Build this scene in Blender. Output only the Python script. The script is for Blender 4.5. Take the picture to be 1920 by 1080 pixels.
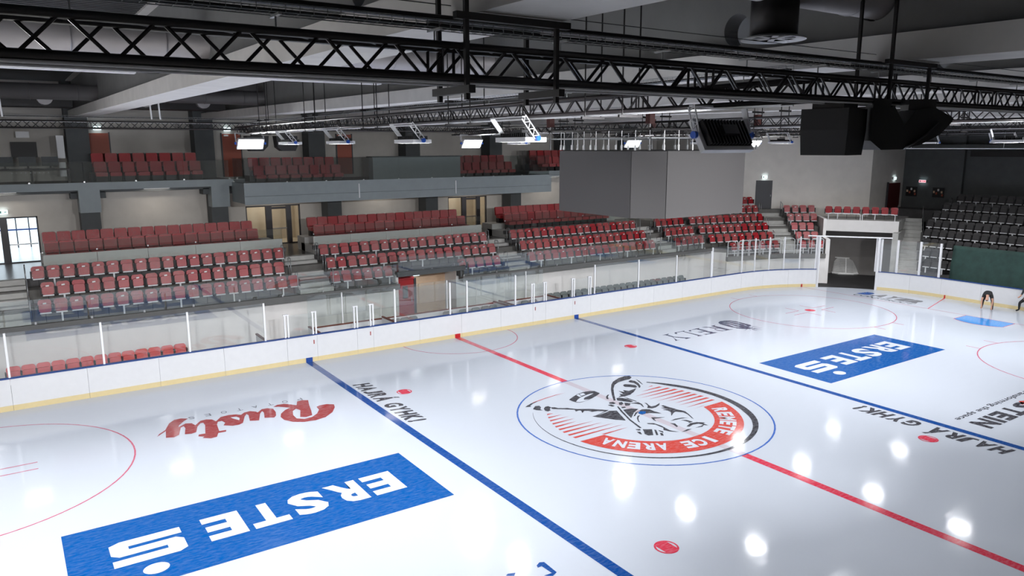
import bpy, math, random
from mathutils import Vector, Matrix
from mathutils.geometry import tessellate_polygon

for o in list(bpy.data.objects):
    bpy.data.objects.remove(o)
SC = bpy.context.scene
COL = SC.collection
RNG = random.Random(7)
PI = math.pi
R = math.radians

# ------------------------------------------------------------------ camera
cam_d = bpy.data.cameras.new('camera')
cam = bpy.data.objects.new('camera', cam_d)
COL.objects.link(cam)
SC.camera = cam
YAW, PITCH, ROLL, FPX = 0.595, -0.186, -0.003, 1412.68
cam_d.sensor_width = 36.0
cam_d.lens = FPX / 1920 * 36.0
cam_d.clip_start = 0.05
cam_d.clip_end = 400
_f = Vector((math.sin(YAW)*math.cos(PITCH), math.cos(YAW)*math.cos(PITCH), math.sin(PITCH)))
_r = Vector((math.cos(YAW), -math.sin(YAW), 0))
_u = _r.cross(_f)
_r2 = _r*math.cos(ROLL) + _u*math.sin(ROLL)
_u2 = -_r*math.sin(ROLL) + _u*math.cos(ROLL)
M = Matrix((_r2, _u2, -_f)).transposed().to_4x4()
M.translation = Vector((-18.275, -18.675, 9.419))
cam.matrix_world = M

# ------------------------------------------------------------------ world, exposure
W = bpy.data.worlds.new('world')
SC.world = W
W.use_nodes = True
_bg = W.node_tree.nodes['Background']
_bg.inputs[0].default_value = (0.80, 0.90, 1.0, 1)       # overcast daylight outside the glazed doors
_bg.inputs[1].default_value = 3.0
VS = SC.view_settings
VS.view_transform = 'Standard'
VS.look = 'None'
VS.exposure = 0.0
VS.gamma = 1.0
VS.use_curve_mapping = False
LAMP_W = 180.0            # each floodlight
LAMP_COL = (0.95, 0.97, 1.0)

# ------------------------------------------------------------------ materials
MATS = {}
def mat(name, col, rough=0.5, metal=0.0, noise=0.0, nscale=20.0, bump=0.0, bscale=60.0, spec=0.5, stretch=None, coat=0.0):
    if name in MATS:
        return MATS[name]
    m = bpy.data.materials.new(name)
    m.use_nodes = True
    nt = m.node_tree
    b = nt.nodes['Principled BSDF']
    b.inputs['Base Color'].default_value = (*col, 1)
    b.inputs['Roughness'].default_value = rough
    b.inputs['Metallic'].default_value = metal
    b.inputs['Specular IOR Level'].default_value = spec
    if coat:
        b.inputs['Coat Weight'].default_value = coat
        b.inputs['Coat Roughness'].default_value = 0.06
    if noise or bump:
        tc = nt.nodes.new('ShaderNodeTexCoord')
        mp = nt.nodes.new('ShaderNodeMapping')
        nt.links.new(tc.outputs['Object'], mp.inputs[0])
        if stretch:
            mp.inputs['Scale'].default_value = stretch
    if noise:
        n = nt.nodes.new('ShaderNodeTexNoise')
        n.inputs['Scale'].default_value = nscale
        n.inputs['Detail'].default_value = 5
        nt.links.new(mp.outputs[0], n.inputs['Vector'])
        rp = nt.nodes.new('ShaderNodeMapRange')
        rp.inputs[1].default_value = 0.25
        rp.inputs[2].default_value = 0.75
        rp.inputs[3].default_value = 1 - noise
        rp.inputs[4].default_value = 1 + noise
        nt.links.new(n.outputs[0], rp.inputs[0])
        mx = nt.nodes.new('ShaderNodeMix')
        mx.data_type = 'RGBA'
        mx.blend_type = 'MULTIPLY'
        mx.inputs[0].default_value = 1
        mx.inputs[6].default_value = (*col, 1)
        nt.links.new(rp.outputs[0], mx.inputs[7])
        nt.links.new(mx.outputs[2], b.inputs['Base Color'])
    if bump:
        n2 = nt.nodes.new('ShaderNodeTexNoise')
        n2.inputs['Scale'].default_value = bscale
        n2.inputs['Detail'].default_value = 4
        nt.links.new(mp.outputs[0], n2.inputs['Vector'])
        bp = nt.nodes.new('ShaderNodeBump')
        bp.inputs['Strength'].default_value = bump
        bp.inputs['Distance'].default_value = 0.02
        nt.links.new(n2.outputs[0], bp.inputs['Height'])
        nt.links.new(bp.outputs[0], b.inputs['Normal'])
    MATS[name] = m
    return m

def emit_mat(name, col, strength):
    if name in MATS:
        return MATS[name]
    m = bpy.data.materials.new(name)
    m.use_nodes = True
    nt = m.node_tree
    nt.nodes.remove(nt.nodes['Principled BSDF'])
    e = nt.nodes.new('ShaderNodeEmission')
    e.inputs[0].default_value = (*col, 1)
    e.inputs[1].default_value = strength
    nt.links.new(e.outputs[0], nt.nodes['Material Output'].inputs[0])
    MATS[name] = m
    return m

def glass_mat(name, tint=(0.93, 0.97, 0.95), haze=0.02, ior=1.45, hazecol=(0.8, 0.85, 0.85), rough=0.0):
    """thin clear sheet: fresnel mix of transparency and mirror reflection, a trace of haze"""
    if name in MATS:
        return MATS[name]
    m = bpy.data.materials.new(name)
    m.use_nodes = True
    nt = m.node_tree
    nt.nodes.remove(nt.nodes['Principled BSDF'])
    tr = nt.nodes.new('ShaderNodeBsdfTransparent')
    tr.inputs[0].default_value = (*tint, 1)
    df = nt.nodes.new('ShaderNodeBsdfDiffuse')
    df.inputs[0].default_value = (*hazecol, 1)
    gl = nt.nodes.new('ShaderNodeBsdfGlossy')
    gl.inputs['Roughness'].default_value = rough
    lw = nt.nodes.new('ShaderNodeLayerWeight')
    pw = nt.nodes.new('ShaderNodeMath')
    pw.operation = 'POWER'
    pw.inputs[1].default_value = 5
    nt.links.new(lw.outputs['Facing'], pw.inputs[0])
    fr = nt.nodes.new('ShaderNodeMapRange')
    fr.inputs[3].default_value = ((ior-1)/(ior+1))**2
    fr.inputs[4].default_value = 1.0
    nt.links.new(pw.outputs[0], fr.inputs[0])
    m1 = nt.nodes.new('ShaderNodeMixShader')
    m1.inputs[0].default_value = haze
    m2 = nt.nodes.new('ShaderNodeMixShader')
    nt.links.new(tr.outputs[0], m1.inputs[1])
    nt.links.new(df.outputs[0], m1.inputs[2])
    nt.links.new(fr.outputs[0], m2.inputs[0])
    nt.links.new(m1.outputs[0], m2.inputs[1])
    nt.links.new(gl.outputs[0], m2.inputs[2])
    nt.links.new(m2.outputs[0], nt.nodes['Material Output'].inputs[0])
    MATS[name] = m
    return m

def film_mat():
    m = bpy.data.materials.new('plastic_film')
    m.use_nodes = True
    nt = m.node_tree
    nt.nodes.remove(nt.nodes['Principled BSDF'])
    tc = nt.nodes.new('ShaderNodeTexCoord')
    oi = nt.nodes.new('ShaderNodeObjectInfo')
    ad = nt.nodes.new('ShaderNodeVectorMath')
    nt.links.new(tc.outputs['Object'], ad.inputs[0])
    nt.links.new(oi.outputs['Location'], ad.inputs[1])
    n = nt.nodes.new('ShaderNodeTexNoise')
    n.inputs['Scale'].default_value = 9
    n.inputs['Detail'].default_value = 5
    n.inputs['Distortion'].default_value = 1.5
    nt.links.new(ad.outputs[0], n.inputs['Vector'])
    rp = nt.nodes.new('ShaderNodeMapRange')
    rp.inputs[1].default_value = 0.38
    rp.inputs[2].default_value = 0.72
    rp.inputs[3].default_value = 0.03
    rp.inputs[4].default_value = 0.30
    nt.links.new(n.outputs[0], rp.inputs[0])
    bp = nt.nodes.new('ShaderNodeBump')
    bp.inputs['Strength'].default_value = 0.9
    bp.inputs['Distance'].default_value = 0.03
    nt.links.new(n.outputs[0], bp.inputs['Height'])
    pr = nt.nodes.new('ShaderNodeBsdfPrincipled')
    pr.inputs['Base Color'].default_value = (0.70, 0.45, 0.42, 1)
    pr.inputs['Roughness'].default_value = 0.18
    nt.links.new(bp.outputs[0], pr.inputs['Normal'])
    tr = nt.nodes.new('ShaderNodeBsdfTransparent')
    mx = nt.nodes.new('ShaderNodeMixShader')
    nt.links.new(rp.outputs[0], mx.inputs[0])
    nt.links.new(tr.outputs[0], mx.inputs[1])
    nt.links.new(pr.outputs[0], mx.inputs[2])
    nt.links.new(mx.outputs[0], nt.nodes['Material Output'].inputs[0])
    MATS['film'] = m
    return m

def ice_mat():
    m = bpy.data.materials.new('ice')
    m.use_nodes = True
    nt = m.node_tree
    b = nt.nodes['Principled BSDF']
    b.inputs['Base Color'].default_value = (0.455, 0.485, 0.545, 1)
    b.inputs['Roughness'].default_value = 0.13
    b.inputs['IOR'].default_value = 1.31
    tc = nt.nodes.new('ShaderNodeTexCoord')
    # slow undulation of the resurfaced sheet plus fine skate scratches
    mp = nt.nodes.new('ShaderNodeMapping')
    mp.inputs['Scale'].default_value = (0.25, 1.6, 1)
    mp.inputs['Rotation'].default_value = (0, 0, R(12))
    nt.links.new(tc.outputs['Object'], mp.inputs[0])
    n1 = nt.nodes.new('ShaderNodeTexNoise')
    n1.inputs['Scale'].default_value = 1.2
    n1.inputs['Detail'].default_value = 6
    nt.links.new(mp.outputs[0], n1.inputs['Vector'])
    n2 = nt.nodes.new('ShaderNodeTexNoise')
    n2.inputs['Scale'].default_value = 14
    n2.inputs['Detail'].default_value = 8
    nt.links.new(mp.outputs[0], n2.inputs['Vector'])
    ad = nt.nodes.new('ShaderNodeMath')
    ad.operation = 'MULTIPLY_ADD'
    ad.inputs[1].default_value = 0.07
    nt.links.new(n2.outputs[0], ad.inputs[0])
    nt.links.new(n1.outputs[0], ad.inputs[2])
    bp = nt.nodes.new('ShaderNodeBump')
    bp.inputs['Strength'].default_value = 0.10
    bp.inputs['Distance'].default_value = 0.03
    nt.links.new(ad.outputs[0], bp.inputs['Height'])
    nt.links.new(bp.outputs[0], b.inputs['Normal'])
    rr = nt.nodes.new('ShaderNodeMapRange')
    rr.inputs[3].default_value = 0.055
    rr.inputs[4].default_value = 0.125
    nt.links.new(n1.outputs[0], rr.inputs[0])
    nt.links.new(rr.outputs[0], b.inputs['Roughness'])
    MATS['ice'] = m
    return m

def paint_mat(name, col, wear=0.25):
    """paint frozen under the ice: frosted wear, the same wet gloss"""
    m = bpy.data.materials.new(name)
    m.use_nodes = True
    nt = m.node_tree
    b = nt.nodes['Principled BSDF']
    b.inputs['Roughness'].default_value = 0.09
    b.inputs['IOR'].default_value = 1.31
    tc = nt.nodes.new('ShaderNodeTexCoord')
    mp = nt.nodes.new('ShaderNodeMapping')
    mp.inputs['Scale'].default_value = (1.2, 5, 1)
    mp.inputs['Rotation'].default_value = (0, 0, R(12))
    nt.links.new(tc.outputs['Object'], mp.inputs[0])
    n = nt.nodes.new('ShaderNodeTexNoise')
    n.inputs['Scale'].default_value = 3.5
    n.inputs['Detail'].default_value = 9
    n.inputs['Roughness'].default_value = 0.65
    nt.links.new(mp.outputs[0], n.inputs['Vector'])
    rp = nt.nodes.new('ShaderNodeMapRange')
    rp.inputs[1].default_value = 0.42
    rp.inputs[2].default_value = 0.75
    rp.inputs[3].default_value = 0.0
    rp.inputs[4].default_value = wear
    nt.links.new(n.outputs[0], rp.inputs[0])
    mx = nt.nodes.new('ShaderNodeMix')
    mx.data_type = 'RGBA'
    mx.inputs[6].default_value = (*col, 1)
    mx.inputs[7].default_value = (0.455, 0.485, 0.545, 1)
    nt.links.new(rp.outputs[0], mx.inputs[0])
    nt.links.new(mx.outputs[2], b.inputs['Base Color'])
    MATS[name] = m
    return m

film_mat(); ice_mat()
paint_mat('p_blue', (0.001, 0.048, 0.22), 0.13); paint_mat('p_banner', (0.001, 0.068, 0.26), 0.12)
paint_mat('p_red', (0.52, 0.025, 0.055)); paint_mat('p_thinred', (0.45, 0.08, 0.13), 0.4)
paint_mat('p_thinblue', (0.03, 0.10, 0.36)); paint_mat('p_logored', (0.45, 0.042, 0.028))
paint_mat('p_rusty', (0.25, 0.033, 0.033)); paint_mat('p_dark', (0.035, 0.033, 0.04))
paint_mat('p_grey', (0.13, 0.135, 0.15)); paint_mat('p_ghost', (0.42, 0.38, 0.42), 0.3)
paint_mat('p_white', (0.48, 0.51, 0.57), 0.0); paint_mat('p_navy', (0.045, 0.055, 0.10))
paint_mat('p_crease', (0.03, 0.24, 0.62)); paint_mat('p_bayer', (0.02, 0.09, 0.35))

mat('concrete', (0.52, 0.51, 0.485), 0.75, noise=0.10, nscale=3, bump=0.15, bscale=40)
mat('web', (0.25, 0.252, 0.255), 0.8, noise=0.08, nscale=2)
mat('purlin', (0.11, 0.115, 0.12), 0.6)
mat('terrace', (0.16, 0.152, 0.14), 0.8, noise=0.12, nscale=3, bump=0.15, bscale=40)  # concrete of the seat rows, colour darkened to carry the shade under the seats
mat('floor_dark', (0.11, 0.105, 0.105), 0.28, noise=0.1, nscale=3)
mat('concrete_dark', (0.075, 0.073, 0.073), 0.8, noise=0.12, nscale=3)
mat('slab_edge', (0.125, 0.125, 0.122), 0.7, noise=0.06, nscale=3)
mat('beam', (0.70, 0.68, 0.66), 0.8, noise=0.07, nscale=2.5)
mat('deck', (0.09, 0.093, 0.096), 0.6, noise=0.08, nscale=2)
mat('wall_white', (0.86, 0.83, 0.81), 0.7, noise=0.03, nscale=2)
mat('wall_beige', (0.88, 0.83, 0.765), 0.8, noise=0.04, nscale=1.5)
mat('wall_grey', (0.56, 0.53, 0.49), 0.8, noise=0.05, nscale=2)
mat('wall_end', (0.10, 0.105, 0.105), 0.8, noise=0.10, nscale=2)
mat('wall_tunnel', (0.26, 0.24, 0.23), 0.8, noise=0.05, nscale=2)
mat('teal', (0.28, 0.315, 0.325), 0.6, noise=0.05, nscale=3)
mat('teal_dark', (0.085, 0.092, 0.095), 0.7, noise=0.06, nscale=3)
mat('black', (0.012, 0.010, 0.011), 0.5)
mat('truss', (0.016, 0.013, 0.014), 0.30, metal=0.0, spec=0.7)
mat('duct', (0.42, 0.40, 0.41), 0.45, metal=0.3, noise=0.06, nscale=2)
mat('duct_dark', (0.13, 0.125, 0.13), 0.5, metal=0.2, noise=0.06, nscale=2)
mat('galv', (0.42, 0.43, 0.44), 0.4, metal=0.8)
mat('steel', (0.55, 0.55, 0.55), 0.35, metal=0.9)
mat('white_paint', (0.86, 0.86, 0.88), 0.4)
mat('board', (0.72, 0.72, 0.735), 0.32, noise=0.02, nscale=4)
mat('kick', (0.70, 0.57, 0.31), 0.4, noise=0.03, nscale=5)
mat('rail_blue', (0.012, 0.05, 0.22), 0.35)
mat('patch_red', (0.50, 0.01, 0.015), 0.4)
mat('patch_blue', (0.01, 0.06, 0.30), 0.4)
mat('seat_red', (0.36, 0.006, 0.013), 0.36, noise=0.04, nscale=6)
mat('seat_red_dull', (0.22, 0.030, 0.030), 0.42, noise=0.08, nscale=8)
mat('seat_low', (0.62, 0.055, 0.05), 0.4)
mat('pad_red', (0.40, 0.022, 0.028), 0.5, noise=0.06, nscale=6, bump=0.4, bscale=14)
mat('seat_dark', (0.030, 0.027, 0.028), 0.5, noise=0.05, nscale=6)
mat('seat_greygreen', (0.16, 0.18, 0.175), 0.5)
mat('hinge', (0.012, 0.011, 0.012), 0.5)
mat('brown_cap', (0.16, 0.045, 0.028), 0.5)
mat('door_red', (0.42, 0.012, 0.018), 0.45, noise=0.03)
mat('door_upred', (0.40, 0.08, 0.04), 0.5, noise=0.05)
mat('door_dark', (0.05, 0.048, 0.055), 0.45)
mat('door_darkred', (0.07, 0.006, 0.006), 0.5)
mat('wood', (0.70, 0.48, 0.32), 0.5, noise=0.10, nscale=3, stretch=(1, 1, 6))
mat('led', (0.100, 0.094, 0.094), 0.42, noise=0.03, nscale=40)
mat('lampbody', (0.72, 0.72, 0.74), 0.35)
mat('heatsink', (0.02, 0.02, 0.022), 0.5)
mat('knob_blue', (0.01, 0.10, 0.55), 0.35)
mat('chain', (0.30, 0.30, 0.31), 0.4, metal=0.7)
mat('hoist_red', (0.06, 0.010, 0.008), 0.5)
mat('speaker', (0.013, 0.012, 0.013), 0.65, bump=0.3, bscale=200)
mat('grille', (0.13, 0.125, 0.125), 0.45, metal=0.4, bump=0.4, bscale=300)
mat('green_cloth', (0.018, 0.048, 0.040), 0.8, noise=0.25, nscale=2.5, bump=0.5, bscale=6)
mat('sticker', (0.80, 0.80, 0.80), 0.5)
mat('rubber', (0.018, 0.016, 0.017), 0.7, noise=0.1, nscale=4)
mat('skin', (0.55, 0.30, 0.21), 0.5)
mat('cloth_black', (0.012, 0.012, 0.014), 0.8)
mat('cloth_grey', (0.035, 0.042, 0.045), 0.8)
mat('hair', (0.03, 0.02, 0.015), 0.6)
mat('net_white', (0.9, 0.88, 0.86), 0.7)
mat('goal_red', (0.35, 0.03, 0.02), 0.4)
mat('cloth_pile', (0.02, 0.02, 0.022), 0.8)
mat('beige_int', (0.52, 0.45, 0.36), 0.7, noise=0.05, nscale=2)
mat('pavement', (0.62, 0.66, 0.70), 0.25, noise=0.06, nscale=2)
emit_mat('lens', (0.96, 0.98, 1.0), 60)
emit_mat('exit', (0.70, 0.90, 0.92), 2.2)
emit_mat('exit_red', (0.95, 0.25, 0.30), 1.6)
emit_mat('downlight', (1.0, 0.97, 0.92), 2)
glass_mat('glass', (0.975, 0.985, 0.98), 0.006, 1.85)
glass_mat('glass_bal', (0.945, 0.965, 0.955), 0.008, 2.0)
glass_mat('glass_door', (0.92, 0.94, 0.94), 0.01)

# ------------------------------------------------------------------ mesh helpers
class MB:
    def __init__(self):
        self.v, self.f = [], []
    def add(self, vs, fs):
        n = len(self.v)
        self.v += [tuple(x) for x in vs]
        self.f += [tuple(i + n for i in f) for f in fs]
        return self
    def box(self, x0, x1, y0, y1, z0, z1):
        return self.add([(x0,y0,z0),(x1,y0,z0),(x1,y1,z0),(x0,y1,z0),(x0,y0,z1),(x1,y0,z1),(x1,y1,z1),(x0,y1,z1)],
                        [(3,2,1,0),(4,5,6,7),(0,1,5,4),(1,2,6,5),(2,3,7,6),(3,0,4,7)])
    def bar(self, a, b, w, h=None, up=(0, 0, 1)):
        """rectangular bar a->b, w across, h along 'up'"""
        h = h or w
        a, b = Vector(a), Vector(b)
        d = (b - a).normalized()
        u = Vector(up)
        if abs(d.dot(u)) > 0.99:
            u = Vector((0, 1, 0))
        s = d.cross(u).normalized()
        u = s.cross(d)
        s, u = s*w/2, u*h/2
        vs = [a-s-u, a+s-u, a+s+u, a-s+u, b-s-u, b+s-u, b+s+u, b-s+u]
        return self.add(vs, [(0,1,2,3),(7,6,5,4),(0,4,5,1),(1,5,6,2),(2,6,7,3),(3,7,4,0)])
    def tube(self, a, b, r, n=8, r2=None, caps=True):
        a, b = Vector(a), Vector(b)
        r2 = r if r2 is None else r2
        d = (b - a).normalized()
        u = Vector((0, 0, 1)) if abs(d.z) < 0.95 else Vector((0, 1, 0))
        s = d.cross(u).normalized()
        u = s.cross(d)
        vs = []
        for c, rr in ((a, r), (b, r2)):
            for i in range(n):
                t = 2*PI*i/n
                vs.append(c + (s*math.cos(t) + u*math.sin(t))*rr)
        fs = [(i, (i+1) % n, n+(i+1) % n, n+i) for i in range(n)]
        if caps:
            fs += [tuple(range(n-1, -1, -1)), tuple(range(n, 2*n))]
        return self.add(vs, fs)
    def path(self, pts, r, n=6):
        for a, b in zip(pts, pts[1:]):
            self.tube(a, b, r, n)
        return self
    def prism(self, poly, z0, z1):
        """vertical prism on a (possibly concave) xy polygon"""
        n = len(poly)
        vs = [(p[0], p[1], z0) for p in poly] + [(p[0], p[1], z1) for p in poly]
        tri = tessellate_polygon([[Vector((p[0], p[1], 0)) for p in poly]])
        fs = [tuple(t) for t in tri] + [tuple(n+i for i in t) for t in tri]
        fs += [(i, (i+1) % n, n+(i+1) % n, n+i) for i in range(n)]
        return self.add(vs, fs)
    def flat(self, poly, z):
        vs = [(p[0], p[1], z) for p in poly]
        tri = tessellate_polygon([[Vector((p[0], p[1], 0)) for p in poly]])
        return self.add(vs, [tuple(t) for t in tri])
    def plate(self, outline, y0, y1):
        """outline in (x,z), extruded along y"""
        n = len(outline)
        vs = [(p[0], y0, p[1]) for p in outline] + [(p[0], y1, p[1]) for p in outline]
        fs = [tuple(range(n)), tuple(range(2*n-1, n-1, -1))] + [((i+1) % n, i, n+i, n+(i+1) % n) for i in range(n)]
        return self.add(vs, fs)
    def quad(self, a, b, c, d):
        return self.add([a, b, c, d], [(0, 1, 2, 3)])
    def mesh(self, name, m, smooth=False):
        me = bpy.data.meshes.new(name)
        me.from_pydata(self.v, [], self.f)
        me.materials.append(MATS[m] if isinstance(m, str) else m)
        if smooth:
            me.polygons.foreach_set('use_smooth', [True]*len(me.polygons))
        import bmesh
        bm = bmesh.new(); bm.from_mesh(me)
        bmesh.ops.recalc_face_normals(bm, faces=bm.faces)
        bm.to_mesh(me); bm.free()
        me.update()
        return me
    def build(self, name, m, parent=None, smooth=False):
        return link(name, self.mesh(name, m, smooth), parent)

def link(name, data, parent=None, loc=None, rz=0.0, mw=None):
    o = bpy.data.objects.new(name, data)
    COL.objects.link(o)
    if parent:
        o.parent = parent
    if loc is not None:
        o.location = loc
    if rz:
        o.rotation_euler = (0, 0, rz)
    return o
def tag(o, label, cat, group=None):
    o['label'] = label
    o['category'] = cat
    if group:
        o['group'] = group
    return o
def struct(o, label=None, cat=None):
    o['kind'] = 'structure'
    if label:
        o['label'] = label
    if cat:
        o['category'] = cat
    return o
def thing(name, label, cat, loc=(0, 0, 0), rz=0.0, group=None):
    o = link(name, None, None, loc, rz)
    o.empty_display_size = 0.2
    return tag(o, label, cat, group)
ORD = 'zeroth first second third fourth fifth sixth seventh eighth ninth tenth eleventh twelfth thirteenth fourteenth fifteenth sixteenth seventeenth eighteenth nineteenth twentieth twenty-first twenty-second twenty-third twenty-fourth twenty-fifth twenty-sixth twenty-seventh twenty-eighth twenty-ninth thirtieth'.split()
def rounded(x0, x1, z0, z1, r, n=4, rb=None):
    rb = r if rb is None else rb
    pts = []
    for cx, cz, a0, rr in ((x1-rb, z0+rb, -90, rb), (x1-r, z1-r, 0, r), (x0+r, z1-r, 90, r), (x0+rb, z0+rb, 180, rb)):
        for i in range(n+1):
            t = R(a0 + 90*i/n)
            pts.append((cx + rr*math.cos(t), cz + rr*math.sin(t)))
    return pts
def arc(cx, cy, r, a0, a1, n):
    return [(cx + r*math.cos(R(a0+(a1-a0)*i/n)), cy + r*math.sin(R(a0+(a1-a0)*i/n))) for i in range(n+1)]

# ================================================================== STRUCTURE
HW, HL, CR = 13.2, 30.0, 8.5          # rink half width, half length, corner radius
CX, CY = HL-CR, HW-CR                 # corner arc centre (21.5, 4.7)
outline = (arc(CX, CY, CR, 0, 90, 20) + arc(-CX, CY, CR, 90, 180, 20) +
           arc(-CX, -CY, CR, 180, 270, 20) + arc(CX, -CY, CR, 270, 360, 20))
ICE = struct(MB().flat(outline, 0.0).build('floor', 'ice'), 'white painted ice sheet with coloured hockey markings', 'ice rink')
b = MB(); b.box(-46, 46, -30, 30, -0.5, -0.03)
struct(b.build('floor_concrete', 'rubber'), 'dark rubber matting floor around the ice', 'floor')

# ------------------------------------------------------------------ ice markings (flat paint, children of the ice)
ZL = [0.002]
def mark(name, polys, m, z=0.003):
    b = MB()
    for p in polys:
        b.flat(p, z)
    return b.build(name, m, ICE)
def rect(x0, x1, y0, y1):
    return [(x0, y0), (x1, y0), (x1, y1), (x0, y1)]
def ringpolys(cx, cy, r0, r1, a0=0, a1=360, n=72):
    o, i = arc(cx, cy, r1, a0, a1, n), arc(cx, cy, r0, a0, a1, n)
    return [[o[k], o[k+1], i[k+1], i[k]] for k in range(n)]
mark('blue_line', [rect(-7.76, -7.46, -HW, HW)], 'p_blue')
mark('blue_line', [rect(7.46, 7.76, -HW, HW)], 'p_blue')
mark('centre_line', [rect(-0.15, 0.15, 4.5, HW)], 'p_red')
mark('centre_line', [rect(-0.15, 0.15, -HW, -4.5)], 'p_red')
mark('centre_line_faded', [rect(-0.15, 0.15, -4.5, 4.5)], 'p_ghost', 0.002)
mark('centre_circle', ringpolys(0, 0, 4.46, 4.52), 'p_thinblue')
mark('referee_crease', [q for q in ringpolys(0, HW, 2.97, 3.02, 180, 360)], 'p_thinred')
for sx in (-1, 1):
    for sy in (-1, 1):
        cx, cy = 5.97*sx, 7.04*sy
        seg = [(cx+0.25*math.cos(R(t)), cy+0.25*math.sin(R(t))) for t in range(42, 139, 8)] + [(cx+0.25*math.cos(R(t)), cy+0.25*math.sin(R(t))) for t in range(222, 319, 8)]
        mark('faceoff_spot', ringpolys(cx, cy, 0.252, 0.30, 0, 360, 32) + [seg], 'p_red', 0.004)
        ex, ey = 20.04*sx, 7.04*sy
        mark('faceoff_circle', ringpolys(ex, ey, 4.47, 4.52), 'p_thinred')
        mark('faceoff_spot', [[(ex+0.3*math.cos(R(t)), ey+0.3*math.sin(R(t))) for t in range(0, 360, 15)]], 'p_red', 0.004)
        hs = []
        for ax in (-1, 1):
            for ay in (-1, 1):
                x0, y0 = ex+ax*0.68, ey+ay*0.28
                hs.append(rect(min(x0, x0+ax*1.2), max(x0, x0+ax*1.2), y0-0.025, y0+0.025))
                hs.append(rect(x0-0.025, x0+0.025, min(y0, y0+ay*0.9), max(y0, y0+ay*0.9)))
                xh = ex+ax*0.87
                hs.append(rect(xh-0.025, xh+0.025, min(ey+ay*4.42, ey+ay*5.05), max(ey+ay*4.42, ey+ay*5.05)))
        mark('faceoff_lines', hs, 'p_thinred')
for s in (-1, 1):
    yb = CY + math.sqrt(CR**2-(26.08-CX)**2)
    mark('goal_line', [rect(26.05*s-0.025, 26.05*s+0.025, -yb, yb)], 'p_thinred')
    for sy in (-1, 1):
        mark('trapezoid_line', [[(26.05*s, sy*3.35), (26.05*s, sy*3.41), (30*s, sy*4.44), (30*s, sy*4.36)]], 'p_red')
    a = R(42)
    cr = [(26.02*s, 1.22), (26.02*s-1.37*s, 1.22)] + [(26.02*s - s*math.sqrt(max(0, 1.83**2-t*t)), t) for t in [1.22-0.244*i for i in range(1, 10)]] + [(26.02*s-1.37*s, -1.22), (26.02*s, -1.22)]
    mark('goal_crease', [cr], 'p_crease', 0.003)
    cro = [(26.05*s, 1.27), (26.02*s-1.37*s, 1.27)] + [(26.02*s - s*math.sqrt(max(0, 1.89**2-t*t)), t) for t in [1.27-0.254*i for i in range(1, 10)]] + [(26.02*s-1.37*s, -1.27), (26.05*s, -1.27)]
    mark('goal_crease_outline', [cro], 'p_thinred', 0.002)

# ---- lettering
def glyph_mesh(body, bold=0.0, shear=0.0):
    cu = bpy.data.curves.new('t', 'FONT')
    cu.body = body
    cu.size = 1
    cu.offset = bold
    cu.shear = shear
    cu.resolution_u = 3
    ob = bpy.data.objects.new('t', cu)
    COL.objects.link(ob)
    dg = bpy.context.evaluated_depsgraph_get()
    me = bpy.data.meshes.new_from_object(ob.evaluated_get(dg))
    vs = [v.co.copy() for v in me.vertices]
    fs = [tuple(p.vertices) for p in me.polygons]
    bpy.data.objects.remove(ob)
    bpy.data.curves.remove(cu)
    bpy.data.meshes.remove(me)
    x0 = min(v.x for v in vs); x1 = max(v.x for v in vs)
    y0 = min(v.y for v in vs); y1 = max(v.y for v in vs)
    return [((v.x-x0)/(x1-x0), (v.y-y0)/(y1-y0)) for v in vs], fs, (x1-x0)/(y1-y0)
def ice_text(name, body, origin, d, up, length, height, m, bold=0.0, shear=0.0, z=0.005):
    """text whose lower left corner is at origin, reading along d with its top towards up"""
    uv, fs, _ = glyph_mesh(body, bold, shear)
    vs = [(origin[0]+d[0]*u*length+up[0]*v*height, origin[1]+d[1]*u*length+up[1]*v*height, z) for u, v in uv]
    return MB().add(vs, fs).build(name, m, ICE)
CW = {'J': 0.8, '!': 0.34, 'I': 0.32, ' ': 0.55, 'E': 0.86, 'T': 0.92}
def ice_word(name, word, origin, d, up, length, height, m, bold=0.04, shear=0.0, gap=0.16, z=0.005):
    tot = sum(CW.get(c, 1.0) for c in word) + gap*(len(word)-1)
    k = length/tot
    u = 0.0
    for c in word:
        w = CW.get(c, 1.0)
        if c != ' ':
            h = height*1.34 if c == 'Á' else height
            sh = shear*height
            uv, fs, _ = glyph_mesh(c, bold, 0.0)
            vs = [(origin[0]+d[0]*(u+p*w*k+q*h*shear)+up[0]*q*h, origin[1]+d[1]*(u+p*w*k+q*h*shear)+up[1]*q*h, z) for p, q in uv]
            MB().add(vs, fs).build(name, m, ICE)
        u += (w+gap)*k
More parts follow.
